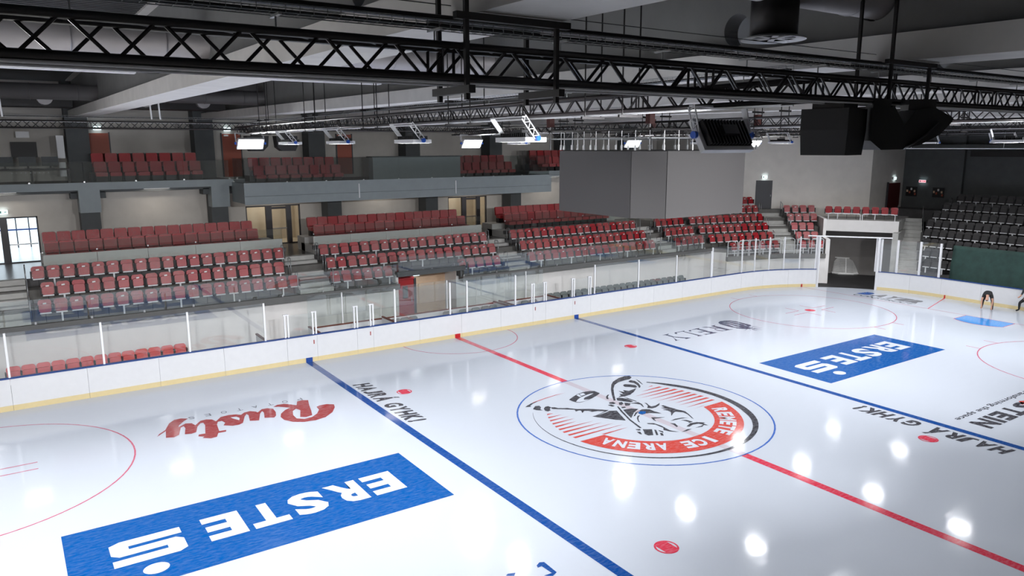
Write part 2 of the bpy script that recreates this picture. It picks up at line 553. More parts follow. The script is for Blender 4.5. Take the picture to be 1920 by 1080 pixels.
TRACE = {
'dark':[[(2.61,3.37),(2.68,3.56),(2.48,3.65),(2.11,3.6),(1.59,3.37),(1.28,3.12),(0.84,2.65),(0.41,2.1),(0.04,1.59),(0.13,1.58),(0.54,2.12),(0.98,2.66),(1.35,3.01),(1.7,3.18),(2.11,3.24),(2.38,3.23)],[(2.13,3.05),(2.3,3.11),(2.38,2.94),(2.3,2.64),(2.11,2.32),(1.96,2.18),(1.9,2.19),(2.08,2.45),(2.17,2.76),(2.08,2.91)],[(1.6,2.79),(1.75,2.85),(1.92,2.7),(2.01,2.5),(1.94,2.33),(1.8,2.26),(1.69,2.45),(1.53,2.61)],[(2.59,3.11),(2.53,2.84),(2.33,2.4),(2.32,2.46),(2.44,2.78)],[(0.97,2.35),(1.07,2.11),(1.18,2.33),(1.31,2.13),(1.77,2.2),(1.4,1.94),(1.05,1.76),(0.72,1.73),(0.5,1.83),(0.69,1.9),(0.75,2.07),(0.88,1.96)],[(-1.26,2.64),(-1.02,2.77),(-0.62,2.96),(-0.26,3.03),(0.04,2.99),(0.19,2.88),(0.19,2.56),(-0.01,2.44),(-0.49,2.25),(-0.92,2.16),(-1.13,2.15),(-1.23,2.24),(-1.27,2.45)],[(0.1,2.1),(0.29,2.23),(0.38,2.23),(0.16,2.06),(-0.0,1.82),(-0.04,1.9)],[(-0.24,1.54),(-0.07,1.5),(-0.08,1.33),(-0.21,1.3),(-0.3,1.44)],[(-0.46,1.35),(-0.31,1.34),(-0.3,1.14),(-0.44,1.12)],[(0.06,1.33),(0.21,1.33),(0.13,1.14),(-0.04,1.06),(-0.09,1.14)],[(0.23,1.21),(0.36,1.02),(0.18,0.86),(0.02,0.92)],[(-0.22,0.9),(-0.06,0.88),(-0.09,0.76),(-0.25,0.78)],[(0.32,1.75),(0.47,1.73),(0.61,1.45),(0.59,1.11),(0.45,1.11),(0.33,1.3),(0.18,1.54)],[(0.65,1.73),(0.7,1.39),(0.72,1.05),(0.67,1.04),(0.63,1.39)],[(0.34,1.04),(0.69,0.95),(0.66,0.72),(0.48,0.42),(0.47,0.47),(0.58,0.73),(0.49,0.89)],[(0.83,0.78),(0.87,0.68),(0.77,0.46),(0.75,0.33),(0.96,0.32),(1.19,0.4),(1.29,0.43),(1.1,0.27),(0.84,0.17),(0.63,0.17),(0.52,0.3),(0.7,0.45),(0.79,0.63)],[(-2.33,2.35),(-2.22,2.28),(-2.17,2.12),(-1.9,1.96),(-1.67,1.66),(-1.31,1.44),(-1.04,1.19),(-0.79,0.92),(-1.07,0.84),(-1.59,0.75),(-1.15,0.86),(-0.98,0.9),(-1.2,1.08),(-1.4,1.13),(-1.44,1.28),(-1.57,1.37),(-1.77,1.23),(-1.65,1.46),(-1.69,1.51),(-1.87,1.48),(-1.78,1.65),(-1.99,1.84),(-2.23,2.05),(-2.36,2.14),(-2.4,2.22)],[(-2.64,2.38),(-2.47,2.52),(-2.35,2.51),(-2.33,2.35),(-2.51,2.2),(-2.52,2.11),(-2.68,2.06),(-2.73,2.17)],[(-2.99,2.57),(-2.73,2.79),(-2.59,2.72),(-2.63,2.56),(-2.79,2.39),(-2.77,2.25),(-2.95,2.41)],[(-3.1,2.9),(-2.93,3.0),(-2.71,3.1),(-2.39,3.17),(-2.32,3.17),(-2.65,3.05),(-2.89,2.89),(-2.89,2.81)],[(-1.7,0.76),(-1.41,0.76),(-1.1,0.77),(-0.82,0.85),(-0.59,0.72),(-1.0,-0.21),(-1.26,0.08),(-1.5,0.45)],[(-0.34,0.65),(-0.0,0.59),(0.17,0.4),(-0.22,0.21),(-0.68,-0.14),(-0.54,0.2)],[(-0.29,1.04),(-0.24,1.01),(-0.46,0.55),(-0.8,-0.23),(-1.03,-1.03),(-1.11,-1.02),(-0.87,-0.23),(-0.55,0.53)],[(0.01,0.23),(0.25,0.3),(0.49,0.17),(0.48,-0.09),(0.54,-0.43),(0.41,-0.3),(0.22,-0.14),(0.07,-0.09),(0.2,0.06)],[(-0.49,-0.06),(-0.18,0.18),(0.06,0.24),(-0.15,0.12),(-0.44,-0.07)],[(-0.23,-0.1),(-0.45,-0.26),(-0.62,-0.45),(-0.72,-0.63),(-0.72,-0.54),(-0.54,-0.28),(-0.35,-0.11)],[(-0.48,-0.5),(-0.58,-0.81),(-0.39,-0.94),(-0.34,-1.27),(-0.41,-1.74),(-0.26,-2.03),(-0.48,-1.81),(-0.57,-1.6),(-0.43,-1.45),(-0.43,-1.08),(-0.6,-0.88)],[(-0.06,-0.48),(0.12,-0.6),(0.36,-0.75),(0.04,-0.68),(-0.07,-0.65),(-0.18,-0.87),(-0.17,-0.71)],[(1.1,0.18),(1.21,0.17),(1.25,-0.16),(1.3,-0.43),(1.4,-0.73),(1.25,-1.08),(1.07,-1.44),(1.07,-1.35),(1.24,-0.98),(1.25,-0.76),(1.09,-0.56),(0.95,-0.6),(0.64,-0.79),(0.92,-0.49),(0.94,-0.32),(0.84,-0.16),(1.07,-0.23),(0.92,0.02),(1.1,-0.01)],[(0.24,-1.12),(0.53,-1.07),(0.8,-1.12),(1.0,-1.26),(0.74,-1.18),(0.49,-1.15)],[(0.08,-1.26),(0.2,-1.39),(0.08,-1.64),(-0.01,-1.66),(0.08,-1.43)],[(0.62,-1.26),(0.78,-1.38),(0.84,-1.62),(0.59,-1.62),(0.71,-1.57)],[(0.32,-1.8),(0.66,-1.66),(0.92,-1.72),(1.12,-1.92),(1.0,-1.94),(1.01,-2.16),(0.91,-2.05),(0.74,-2.13),(0.47,-2.06),(0.73,-2.05),(0.92,-2.01),(0.86,-1.86),(0.63,-1.81),(0.38,-1.88)],[(-0.2,-2.07),(0.15,-2.0),(0.31,-2.06),(0.0,-2.11)],[(-1.3,-1.01),(-1.17,-1.08),(-1.2,-1.18),(-1.3,-1.15)],[(-1.42,-1.21),(-1.32,-1.27),(-1.43,-1.47),(-1.48,-1.4)],[(-1.1,-1.15),(-0.84,-1.33),(-1.17,-1.73),(-1.33,-1.66),(-1.34,-1.5),(-1.2,-1.32)],[(-0.8,-1.39),(-0.77,-1.46),(-1.03,-1.82),(-1.09,-1.78)],[(-0.72,-1.49),(-0.67,-1.68),(-0.76,-1.78),(-0.76,-1.62)],[(-0.85,-1.71),(-0.8,-1.79),(-0.93,-1.97),(-0.99,-1.9)]],
'white':[[(-1.21,2.29),(-1.03,2.43),(-0.74,2.59),(-0.42,2.67),(-0.14,2.71),(-0.02,2.68),(-0.29,2.58),(-0.61,2.49),(-0.76,2.39),(-0.8,2.29),(-0.61,2.24),(-0.91,2.17),(-1.12,2.17)],[(-0.71,2.89),(-0.57,2.93),(-0.63,2.66),(-0.75,2.64)],[(-0.53,2.94),(-0.33,2.94),(-0.37,2.74),(-0.59,2.71)]],
'blue':[[(-0.07,0.15),(0.09,0.17),(0.21,0.05),(0.04,-0.11),(-0.13,-0.1),(-0.15,0.03)]],
'stripe':[[(-2.86,1.87),(-2.95,1.77),(-2.64,1.8)],[(-3.04,1.59),(-3.08,1.49),(-2.48,1.52)],[(-3.18,1.31),(-3.21,1.21),(-2.36,1.25)],[(-3.29,1.03),(-3.31,0.92),(-2.33,0.97)],[(-3.38,0.75),(-3.4,0.64),(-2.45,0.71)],[(-3.44,0.48),(-3.45,0.37),(-1.95,0.4)],[(-3.47,0.21),(-3.48,0.09),(-1.78,0.13)],[(-3.49,-0.09),(-3.48,-0.2),(-1.47,-0.15)],[(-3.49,-0.36),(-3.46,-0.48),(-1.31,-0.43)],[(-2.52,-0.69),(-2.44,-0.78),(-1.35,-0.72)],[(2.51,2.1),(2.52,2.04),(2.25,2.06)],[(2.67,1.85),(2.73,1.74),(1.64,1.79)],[(2.82,1.56),(2.88,1.44),(1.04,1.52)],[(2.95,1.3),(3.02,1.17),(1.05,1.25)],[(3.06,1.01),(3.11,0.89),(1.18,0.96)],[(3.1,0.71),(3.17,0.59),(1.33,0.65)],[(3.14,0.45),(3.21,0.32),(1.61,0.41)],[(3.19,0.17),(3.26,0.05),(1.71,0.1)],[(3.19,-0.11),(3.25,-0.24),(1.67,-0.15)],[(3.19,-0.38),(3.25,-0.5),(1.72,-0.47)],[(2.33,-0.71),(2.52,-0.68),(1.75,-0.74)],[(-3.05,2.94),(-2.53,3.17),(-1.93,3.3),(-1.36,3.37),(-0.88,3.35),(-1.38,3.33),(-1.97,3.25),(-2.53,3.12)]],
'rusty':[[(-10.73,8.19),(-10.54,8.34),(-10.3,8.31),(-10.11,8.11),(-9.96,7.88),(-9.8,8.3),(-9.59,8.32),(-9.41,8.2),(-9.56,7.67),(-9.71,7.01),(-9.84,6.54),(-10.08,6.47),(-10.26,6.6),(-10.02,7.28),(-10.1,7.53),(-10.28,7.34),(-10.4,6.93),(-10.41,6.53),(-10.2,6.32),(-9.91,6.36),(-9.64,6.6),(-9.44,6.95),(-9.41,7.3),(-9.25,7.39),(-8.99,7.38),(-8.78,7.19),(-8.87,6.87),(-9.13,6.42),(-9.51,6.08),(-9.91,5.97),(-10.3,6.04),(-10.63,6.27),(-10.82,6.64),(-10.83,7.0),(-10.71,7.33),(-10.48,7.61),(-10.25,7.76),(-10.41,7.94),(-10.57,8.11)],[(-10.92,7.23),(-11.03,7.07),(-11.33,7.22),(-11.19,7.78),(-11.2,7.97),(-11.33,7.76),(-11.56,7.08),(-11.84,7.22),(-11.72,7.84),(-11.75,7.99),(-11.87,7.77),(-12.09,7.16),(-12.25,7.05),(-12.46,7.08),(-12.71,7.29),(-12.6,7.52),(-12.65,7.78),(-12.79,7.76),(-12.88,7.49),(-12.96,6.83),(-12.74,6.8),(-12.78,6.65),(-13.03,6.66),(-13.15,6.33),(-13.34,6.3),(-13.57,6.5),(-13.49,6.58),(-13.65,6.72),(-13.6,6.89),(-13.4,6.86),(-13.23,7.67),(-13.23,7.95),(-13.32,7.96),(-13.48,7.67),(-13.62,7.17),(-13.79,7.1),(-13.98,7.18),(-13.85,7.76),(-13.86,7.99),(-13.97,7.9),(-14.15,7.22),(-14.33,7.09),(-14.56,7.2),(-14.45,7.85),(-14.79,7.45),(-14.68,7.69),(-14.45,7.96),(-14.22,8.57),(-14.01,8.83),(-13.79,8.85),(-13.58,8.69),(-13.76,8.49),(-13.97,8.18),(-14.03,7.99),(-13.75,8.23),(-13.57,8.13),(-13.51,7.86),(-13.27,8.21),(-13.07,8.24),(-12.9,8.12),(-12.83,7.85),(-12.59,8.2),(-12.31,8.25),(-12.06,8.16),(-11.93,8.02),(-11.78,8.19),(-11.56,8.23),(-11.4,8.05),(-11.37,7.93),(-11.15,8.19),(-10.95,8.18),(-10.79,8.0),(-10.82,7.59)]],
'rusty_hole':[[(-12.31,7.96),(-12.12,7.91),(-12.06,7.72),(-12.13,7.48),(-12.28,7.82)]],
'rely':[[(8.75,7.72),(9.24,7.74),(9.12,7.64),(9.04,7.64),(9.03,7.15),(9.35,6.74),(9.58,6.53),(9.19,6.5),(9.18,6.58),(9.24,6.6),(8.96,7.06),(8.87,7.07),(8.65,6.6),(8.77,6.53),(8.44,6.53),(8.56,6.62),(8.9,7.14),(8.9,7.62)],[(9.59,7.71),(9.73,7.75),(10.32,7.73),(10.35,7.68),(10.24,7.64),(10.32,6.64),(10.41,6.5),(10.01,6.54),(10.16,6.61),(10.17,7.66),(9.74,7.68),(9.56,7.45),(9.51,7.55)],[(10.54,7.62),(11.23,7.73),(11.47,7.68),(11.3,7.6),(11.36,6.65),(11.51,6.52),(11.02,6.5),(10.64,6.52),(10.59,6.7),(10.68,6.63),(11.07,6.61),(11.11,7.01),(10.83,6.99),(10.69,7.16),(10.89,7.12),(11.14,7.08),(11.14,7.61),(10.72,7.64),(10.59,7.44),(10.49,7.51)],[(11.65,7.74),(11.88,7.7),(12.07,7.57),(12.14,7.25),(12.28,7.18),(12.31,7.66),(12.71,7.69),(12.5,7.6),(12.52,6.61),(12.69,6.49),(12.26,6.54),(11.92,6.54),(11.81,6.74),(11.85,7.03),(11.97,7.1),(11.9,6.82),(12.01,6.62),(12.27,6.62),(12.23,7.07),(12.05,7.13),(11.9,7.49)]],
'leaf':[[(13.22,7.96),(13.55,8.13),(13.88,8.1),(14.13,7.93),(14.27,7.63),(14.25,7.17),(14.23,6.63),(14.06,6.44),(13.75,6.4),(13.81,6.09),(13.49,6.04),(13.27,6.19),(13.02,6.45),(12.98,6.89),(12.99,7.34),(13.04,7.69)],[(14.03,6.4),(14.29,6.13),(13.95,6.34)],[(13.79,6.07),(14.19,5.82),(13.71,6.01)],[(13.64,6.02),(13.84,5.55),(13.56,5.96)],[(13.52,6.0),(13.47,5.47),(13.44,5.94)],[(13.45,6.05),(13.11,5.69),(13.37,5.99)],[(13.37,6.17),(12.91,5.97),(13.29,6.1)]],
'leaf_line':[[(13.57,7.96),(13.96,7.72),(14.05,7.3),(13.98,6.8),(13.98,7.24),(13.89,7.66)],[(13.32,7.82),(13.66,7.58),(13.7,7.16),(13.63,6.74),(13.58,7.1),(13.58,7.51)],[(13.14,7.55),(13.38,7.33),(13.35,6.94),(13.38,6.61),(13.24,6.89),(13.27,7.28)],[(13.18,7.13),(13.2,6.78),(13.31,6.4),(13.12,6.72)],[(14.1,7.27),(13.93,6.69),(13.82,6.46),(13.88,6.72)]],
'hook':[[(-9.0,-5.94),(-8.87,-5.87),(-8.77,-5.92),(-8.79,-6.42),(-8.95,-6.49),(-9.11,-6.37),(-8.9,-6.38),(-8.92,-6.03),(-9.03,-6.03)],[(-9.81,-5.89),(-9.73,-5.85),(-9.56,-5.91),(-9.66,-6.0)]],
}

EX, EY = (-1, 0), (0, -1)
for (bx0, bx1) in ((-17.9, -8.78), (8.65, 17.65)):
    mark('blue_banner', [rect(bx0, bx1, -1.78, 1.72)], 'p_banner', 0.003)
    xr = bx1 - 0.85
    step = 1.085
    for i, ch in enumerate('ERSTE'):
        ice_text('banner_letter', ch, (xr - i*step, 0.68), EX, EY, 0.93, 1.3, 'p_white', 0.045)
    S = [(0,.0),(.85,0),(1,.10),(1,.50),(.90,.62),(.25,.62),(.25,.74),(1,.74),(1,1),(.12,1),(0,.90),(0,.5),(.10,.38),(.75,.38),(.75,.26),(0,.26)]
    xs = bx1 - 6.62
    mark('banner_emblem', [[(xs - 1.6*u, 0.6 - 1.25*v) for u, v in S]], 'p_white', 0.005)
    mark('banner_emblem_dot', [[(xs-0.8+0.28*math.cos(R(t)), -1.14+0.24*math.sin(R(t))) for t in range(0, 360, 15)]], 'p_white', 0.005)
ice_word('slogan_letter', 'HAJRÁ GYHK!', (-7.33, 8.98), (0, -1), (1, 0), 5.05, 0.68, 'p_dark', 0.05, 0.18)
ice_word('slogan_letter', 'HAJRÁ GYHK!', (7.27, -9.1), (0, 1), (-1, 0), 5.05, 0.68, 'p_dark', 0.05, 0.18)
ice_word('sponsor_letters', 'STEIN', (12.45, -7.05), EX, EY, 3.85, 0.73, 'p_dark', 0.05)
ice_text('sponsor_tagline', 'transforming the space', (14.1, -6.52), EX, EY, 5.55, 0.30, 'p_dark', 0.012)
mark('sponsor_red_mark', [[(12.1, -7.3), (12.75, -7.15), (12.45, -7.02)]], 'p_logored', 0.005)
ice_text('sponsor_letters', 'B', (26.95, 8.45), (0, -1), (1, 0), 0.78, 1.0, 'p_bayer', 0.08, 0.2)
ice_word('sponsor_letters', 'AYER', (26.95, 7.55), (0, -1), (1, 0), 3.0, 1.05, 'p_dark', 0.09, 0.2, 0.1)
ice_text('sponsor_tagline', 'CONSTRUCT', (26.35, 8.35), (0, -1), (1, 0), 3.9, 0.42, 'p_grey', 0.03, 0.25)
mark('script_logo', TRACE['rusty'], 'p_rusty', 0.004)
mark('script_logo_gap', TRACE['rusty_hole'], 'p_white', 0.006)
for i, ch in enumerate('POTATOES'):
    ice_text('script_logo_small_letter', ch, (-9.55-0.545*i, 8.62 + 0.03*i), EX, EY, 0.2, 0.26, 'p_grey', 0.0)
mark('serif_logo', TRACE['rely'], 'p_navy', 0.004)
mark('leaf_logo', TRACE['leaf'], 'p_navy', 0.004)
mark('leaf_logo_line', TRACE['leaf_line'], 'p_white', 0.006)
mark('sponsor_hook', TRACE['hook'], 'p_blue', 0.004)
# centre emblem
mark('emblem_dark', TRACE['dark'], 'p_dark', 0.006)
mark('emblem_white', TRACE['white'], 'p_white', 0.009)
mark('emblem_blue', TRACE['blue'], 'p_banner', 0.010)
mark('emblem_stripes', TRACE['stripe'], 'p_logored', 0.005)
ec = (-0.10, -0.08)
band = [p for p in arc(*ec, 3.48, -11.5, -168.5, 60)] + [p for p in arc(*ec, 2.50, -163.5, -16.5, 60)]
mark('emblem_red_band', [band], 'p_logored', 0.005)
vs_o, vs_i = [], []
for i in range(97):
    t = i/96
    a = 44 - t*260
    wdt = 0.26*min(1, 0.5+t*8)*max(0.0, 1-max(0, (t-0.30)/0.70)**0.55*0.98) if t > 0.30 else 0.26*min(1, 0.3+t*12)
    ro = 3.76 + 0.18*min(1, t*3)
    vs_o.append((ro*math.cos(R(a))-0.02, ro*math.sin(R(a))-0.04)); vs_i.append(((ro-wdt)*math.cos(R(a))-0.02, (ro-wdt)*math.sin(R(a))-0.04))
mark('emblem_black_ring', [[vs_o[k], vs_o[k+1], vs_i[k+1], vs_i[k]] for k in range(96)], 'p_dark', 0.005)
txt = 'REMETE ICE ARENA'
for i, ch in enumerate(txt):
    if ch == ' ':
        continue
    uv, fs, _ = glyph_mesh(ch, 0.045)
    a0 = -21.5 - i*8.72
    wd = 3.6 if ch == 'I' else 7.4
    vs = []
    for u, v in uv:
        a, rr = R(a0 - (u*wd + (1.9 if ch == 'I' else 0))), 2.68 + v*0.56
        vs.append((ec[0]+rr*math.cos(a), ec[1]+rr*math.sin(a), 0.008))
    MB().add(vs, fs).build('emblem_letter', 'p_white', ICE)

# ------------------------------------------------------------------ terraces (far side, corner, end)
RX, RY = 21.3, 4.7                        # centre of the terrace corner
VPH = [0, 28.5, 45.5, 68.0]               # facet corners of the corner block, degrees from +y
def rp(r, ph):
    """point on the faceted terrace line of radius r"""
    for a, c in zip(VPH, VPH[1:]):
        if a <= ph <= c:
            pa = (RX+r*math.sin(R(a)), RY+r*math.cos(R(a)))
            pc = (RX+r*math.sin(R(c)), RY+r*math.cos(R(c)))
            t = (ph-a)/(c-a)
            return (pa[0]+(pc[0]-pa[0])*t, pa[1]+(pc[1]-pa[1])*t)
    return (RX+r*math.sin(R(ph)), RY+r*math.cos(R(ph)))
def rpoly(r0, r1, p0, p1):
    ph = sorted({p0, p1, *[v for v in VPH if p0 < v < p1]})
    return [rp(r0, p) for p in ph] + [rp(r1, p) for p in reversed(ph)]
ROWZ = {0: 2.55, 1: 3.10, 2: 3.66, 3: 4.20, 4: 4.75, -1: 2.05}
ROWR = {k: 11.5+0.95*k for k in ROWZ}
# slab of the front row (with the doorway cut), the two steps behind, all as treads with risers
for (xa, xb) in ((-22, -1.95), (1.75, 21.3)):
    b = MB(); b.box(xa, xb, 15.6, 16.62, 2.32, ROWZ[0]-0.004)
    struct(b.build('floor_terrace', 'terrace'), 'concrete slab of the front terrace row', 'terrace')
    b = MB(); b.box(xa, xb, 15.54, 15.602, 2.30, 2.60)
    struct(b.build('trim_terrace', 'slab_edge'), 'dark grey edge of the front terrace slab', 'slab edge')
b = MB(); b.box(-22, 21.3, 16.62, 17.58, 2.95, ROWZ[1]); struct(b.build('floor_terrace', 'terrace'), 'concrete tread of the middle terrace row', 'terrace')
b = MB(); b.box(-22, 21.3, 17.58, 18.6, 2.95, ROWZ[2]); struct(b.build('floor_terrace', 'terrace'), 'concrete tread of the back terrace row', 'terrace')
b = MB(); b.box(-22, 27, 18.6, 24.2, 3.5, 4.0); struct(b.build('floor_concourse', 'floor_dark'), 'concrete concourse floor behind the red seats', 'floor')
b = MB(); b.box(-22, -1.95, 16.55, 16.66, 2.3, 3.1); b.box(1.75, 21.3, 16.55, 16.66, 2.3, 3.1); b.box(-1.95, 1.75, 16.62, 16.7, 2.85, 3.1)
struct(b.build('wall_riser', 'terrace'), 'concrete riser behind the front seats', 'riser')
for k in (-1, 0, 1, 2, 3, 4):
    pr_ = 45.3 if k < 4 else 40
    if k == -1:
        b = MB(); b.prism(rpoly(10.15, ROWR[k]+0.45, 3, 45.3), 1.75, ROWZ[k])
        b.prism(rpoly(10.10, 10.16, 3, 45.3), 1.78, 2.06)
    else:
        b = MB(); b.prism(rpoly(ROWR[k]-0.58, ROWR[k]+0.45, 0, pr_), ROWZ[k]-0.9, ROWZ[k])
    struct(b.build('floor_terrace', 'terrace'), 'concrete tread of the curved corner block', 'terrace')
b = MB(); b.prism(rpoly(15.72, 20, 0, 45.3), 3.5, 4.7); struct(b.build('floor_landing', 'concrete'), 'concrete landing behind the corner seats', 'floor')
# white wall under the slab; vomitory with door
b = MB(); b.box(-22, -1.95, 16.05, 16.2, 0, 2.32); b.box(1.75, 21.1, 16.05, 16.2, 0, 2.32); b.prism([(21.0, 16.1), (21.1, 16.2), (21.95, 14.95), (21.8, 14.85)], 0, 2.32)
b.box(-1.95, -1.8, 16.05, 17.4, 0, 2.95); b.box(1.6, 1.75, 16.05, 17.4, 0, 2.95)
struct(b.build('wall_lower', 'wall_white'), 'white wall under the terrace slab', 'wall')
b = MB(); b.prism(rpoly(10.2, 10.4, 3, 45.3), 0, 1.78); struct(b.build('wall_corner', 'wall_white'), 'white curved wall behind the corner glass', 'wall')
b = MB(); b.box(-2, 1.8, 17.3, 17.5, 0, 2.95); struct(b.build('wall_doorway', 'wood'), 'light wood wall inside the doorway under the seats', 'wall')
D = struct(MB().box(-1.75, -0.35, 17.22, 17.3, 0.25, 2.45).build('door_1', 'door_red'), 'red door with narrow window under the red seats', 'door')
MB().box(-1.0, -0.72, 17.195, 17.225, 1.45, 2.1).build('door_window', 'door_dark', D)
MB().box(-1.75, -0.35, 17.17, 17.3, 2.47, 2.85).build('transom', 'door_red', D)
MB().box(-0.35, -0.22, 17.18, 17.3, 0.25, 2.5).build('door_frame', 'door_dark', D)
MB().tube((-0.5, 17.19, 1.25), (-0.5, 17.19, 1.45), 0.02).build('handle', 'steel', D)
b = MB(); b.box(-2.1, 1.9, 15.5, 15.62, 2.95, 3.2); b.box(1.62, 1.72, 15.6, 16.6, 2.6, 3.1)
struct(b.build('trim_doorway', 'teal_dark'), 'dark lintel edge above the red doorway', 'lintel')
# bench strip behind the boards
b = MB(); b.box(-22, 20.8, 13.42, 16.1, -0.03, 0.2); struct(b.build('floor_bench', 'concrete_dark'), 'dark raised floor strip behind the boards', 'floor')

# concourse back wall, doors, columns
def wall_with_holes(name, x0, x1, y, z0, z1, holes, m, t=0.2):
    b = MB()
    xs = x0
    for (hx0, hx1, hz0, hz1) in sorted(holes):
        b.box(xs, hx0, y, y+t, z0, z1)
        if hz1 < z1: b.box(hx0, hx1, y, y+t, hz1, z1)
        if hz0 > z0: b.box(hx0, hx1, y, y+t, z0, hz0)
        xs = hx1
    b.box(xs, x1, y, y+t, z0, z1)
    return b.build(name, m)
struct(wall_with_holes('wall_concourse', -22, 27, 24.0, 3.9, 7.5, [(-19.6, -16.85, 4.0, 6.2), (-7.1, -4.05, 4.0, 6.2), (5.65, 8.6, 4.0, 6.2)], 'wall_grey'), 'warm grey concourse wall below the balcony', 'wall')
def glazed_doors(n, x0, x1, label, gl, interior, mull=((0.36, 0.47), (0.74, 0.83)), lights=((0.02, 0.36), (0.47, 0.74), (0.83, 0.98))):
    z0, z1, y = 4.0, 6.2, 24.05
    d = MB()
    d.box(x0, x0+0.07, y, y+0.12, z0, z1).box(x1-0.07, x1, y, y+0.12, z0, z1).box(x0, x1, y, y+0.12, z1-0.07, z1)
    d.box(x0, x1, y, y+0.12, z0, z0+0.05)
    o = struct(d.build(f'door_{n}', 'door_dark'), label, 'door')
    w = x1-x0
    for a, c in mull:
        MB().box(x0+w*a, x0+w*c, y-0.02, y+0.14, z0, z1).build('mullion', 'door_dark', o)
    for a, c in lights:
        MB().box(x0+w*a, x0+w*c, y+0.05, y+0.062, z0+0.05, z1-0.07).build('pane', gl, o)
    MB().box(x0+w*lights[1][0], x0+w*lights[1][1], y+0.03, y+0.09, z0+0.85, z0+0.91).build('push_bar', 'steel', o)
    if interior: MB().box(x0+w*0.47, x0+w*0.74, y, y+0.1, z1-0.22, z1-0.1).build('door_rail', 'door_dark', o)
    if interior:
        b = MB(); b.box(x0-0.6, x1+0.6, 26.6, 26.7, 3.9, 7.2); b.box(x0-0.6, x0-0.5, 24.2, 26.6, 3.9, 7.2); b.box(x1+0.5, x1+0.6, 24.2, 26.6, 3.9, 7.2)
        b.box(x0-0.6, x1+0.6, 24.2, 26.7, 7.1, 7.2); b.box(x0-0.6, x1+0.6, 24.2, 26.7, 3.9, 4.0)
        struct(b.build('wall_lobby', 'beige_int'), f'beige lobby behind the {"second" if n==3 else "third"} glazed doors', 'wall')
        L = bpy.data.lights.new('lobby_lamp', 'AREA'); L.energy = 48; L.size = 1.2; L.color = (1, 0.90, 0.76)
        f = thing('lobby_ceiling_lamp', f'ceiling lamp inside the lobby of the {"second" if n==3 else "third"} glazed doors', 'lamp', ((x0+x1)/2, 25.5, 7.05))
        MB().box(-0.6, 0.6, -0.15, 0.15, -0.02, 0.04).build('housing', 'lampbody', f)
        lo = link('lobby_lamp', L, f, (0, 0, -0.05))
    return o
glazed_doors(2, -19.6, -16.85, 'glazed double doors opening to bright daylight at far left', 'glass_door', False, ((0.44, 0.55),), ((0.03, 0.44), (0.55, 0.97)))
glazed_doors(3, -7.1, -4.05, 'glazed doors with dark frame between the left red blocks', 'glass_door', True)
glazed_doors(4, 5.65, 8.6, 'glazed doors with dark frame nearest the scoreboard', 'glass_door', True)
b = MB(); b.box(-40, -9.2, 24.2, 60, 3.5, 3.98); struct(b.build('floor_terrace_outside', 'pavement'), 'pale wet paving outside the left glazed doors', 'paving')
rl = thing('outdoor_railing', 'dark railing outside the left glazed doors', 'railing', (-18.3, 31, 3.98))
for i in range(12):
    MB().box(-3.6+i*0.6, -3.54+i*0.6, -0.03, 0.03, 0, 2.6).build('baluster', 'door_dark', rl)
MB().box(-4, 4, -0.04, 0.04, 0.95, 1.03).build('handrail', 'rail_blue', rl)
b = MB(); b.box(-9.3, -9.1, 24.2, 30, 3.9, 7.2); b.box(-22.2, -22, -26, 26.6, -0.1, 12.9)
struct(b.build('wall_left', 'wall_grey'), 'grey side wall at the left end of the stand', 'wall')

# balcony level
b = MB()
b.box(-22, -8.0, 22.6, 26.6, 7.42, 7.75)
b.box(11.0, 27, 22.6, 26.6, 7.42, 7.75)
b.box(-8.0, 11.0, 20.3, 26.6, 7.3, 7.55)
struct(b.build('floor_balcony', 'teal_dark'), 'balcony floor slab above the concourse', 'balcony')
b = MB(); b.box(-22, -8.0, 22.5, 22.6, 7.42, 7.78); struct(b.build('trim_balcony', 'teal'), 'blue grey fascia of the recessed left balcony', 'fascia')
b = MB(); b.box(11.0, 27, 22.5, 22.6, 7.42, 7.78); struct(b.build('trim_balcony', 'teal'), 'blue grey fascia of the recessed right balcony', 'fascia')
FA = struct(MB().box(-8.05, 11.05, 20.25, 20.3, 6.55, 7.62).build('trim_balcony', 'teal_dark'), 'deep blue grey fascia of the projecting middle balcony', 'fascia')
MB().box(-8.1, 11.1, 20.20, 20.26, 6.98, 7.64).build('fascia_board', 'teal', FA)
MB().box(-8.1, 11.1, 20.20, 20.26, 6.55, 6.965).build('fascia_board', 'teal', FA)
for x in (-2.0, 4.05):
    MB().tube((x, 20.18, 6.68), (x, 20.18, 7.45), 0.035).build('downpipe', 'white_paint', FA)
MB().box(-8.1, -7.95, 20.25, 22.6, 6.6, 7.62).build('fascia_board', 'teal', FA)
MB().box(10.95, 11.1, 20.25, 22.6, 6.6, 7.62).build('fascia_board', 'teal', FA)
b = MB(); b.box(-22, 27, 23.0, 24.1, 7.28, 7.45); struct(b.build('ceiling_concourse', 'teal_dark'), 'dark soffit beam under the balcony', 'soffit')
struct(wall_with_holes('wall_upper', -22, 27, 26.5, 7.5, 12.9, [], 'wall_grey'), 'grey back wall of the balcony', 'wall')
COLX = [-14.7, -8.7, -2.4, 3.9, 10.2, 16.5, 22.8]
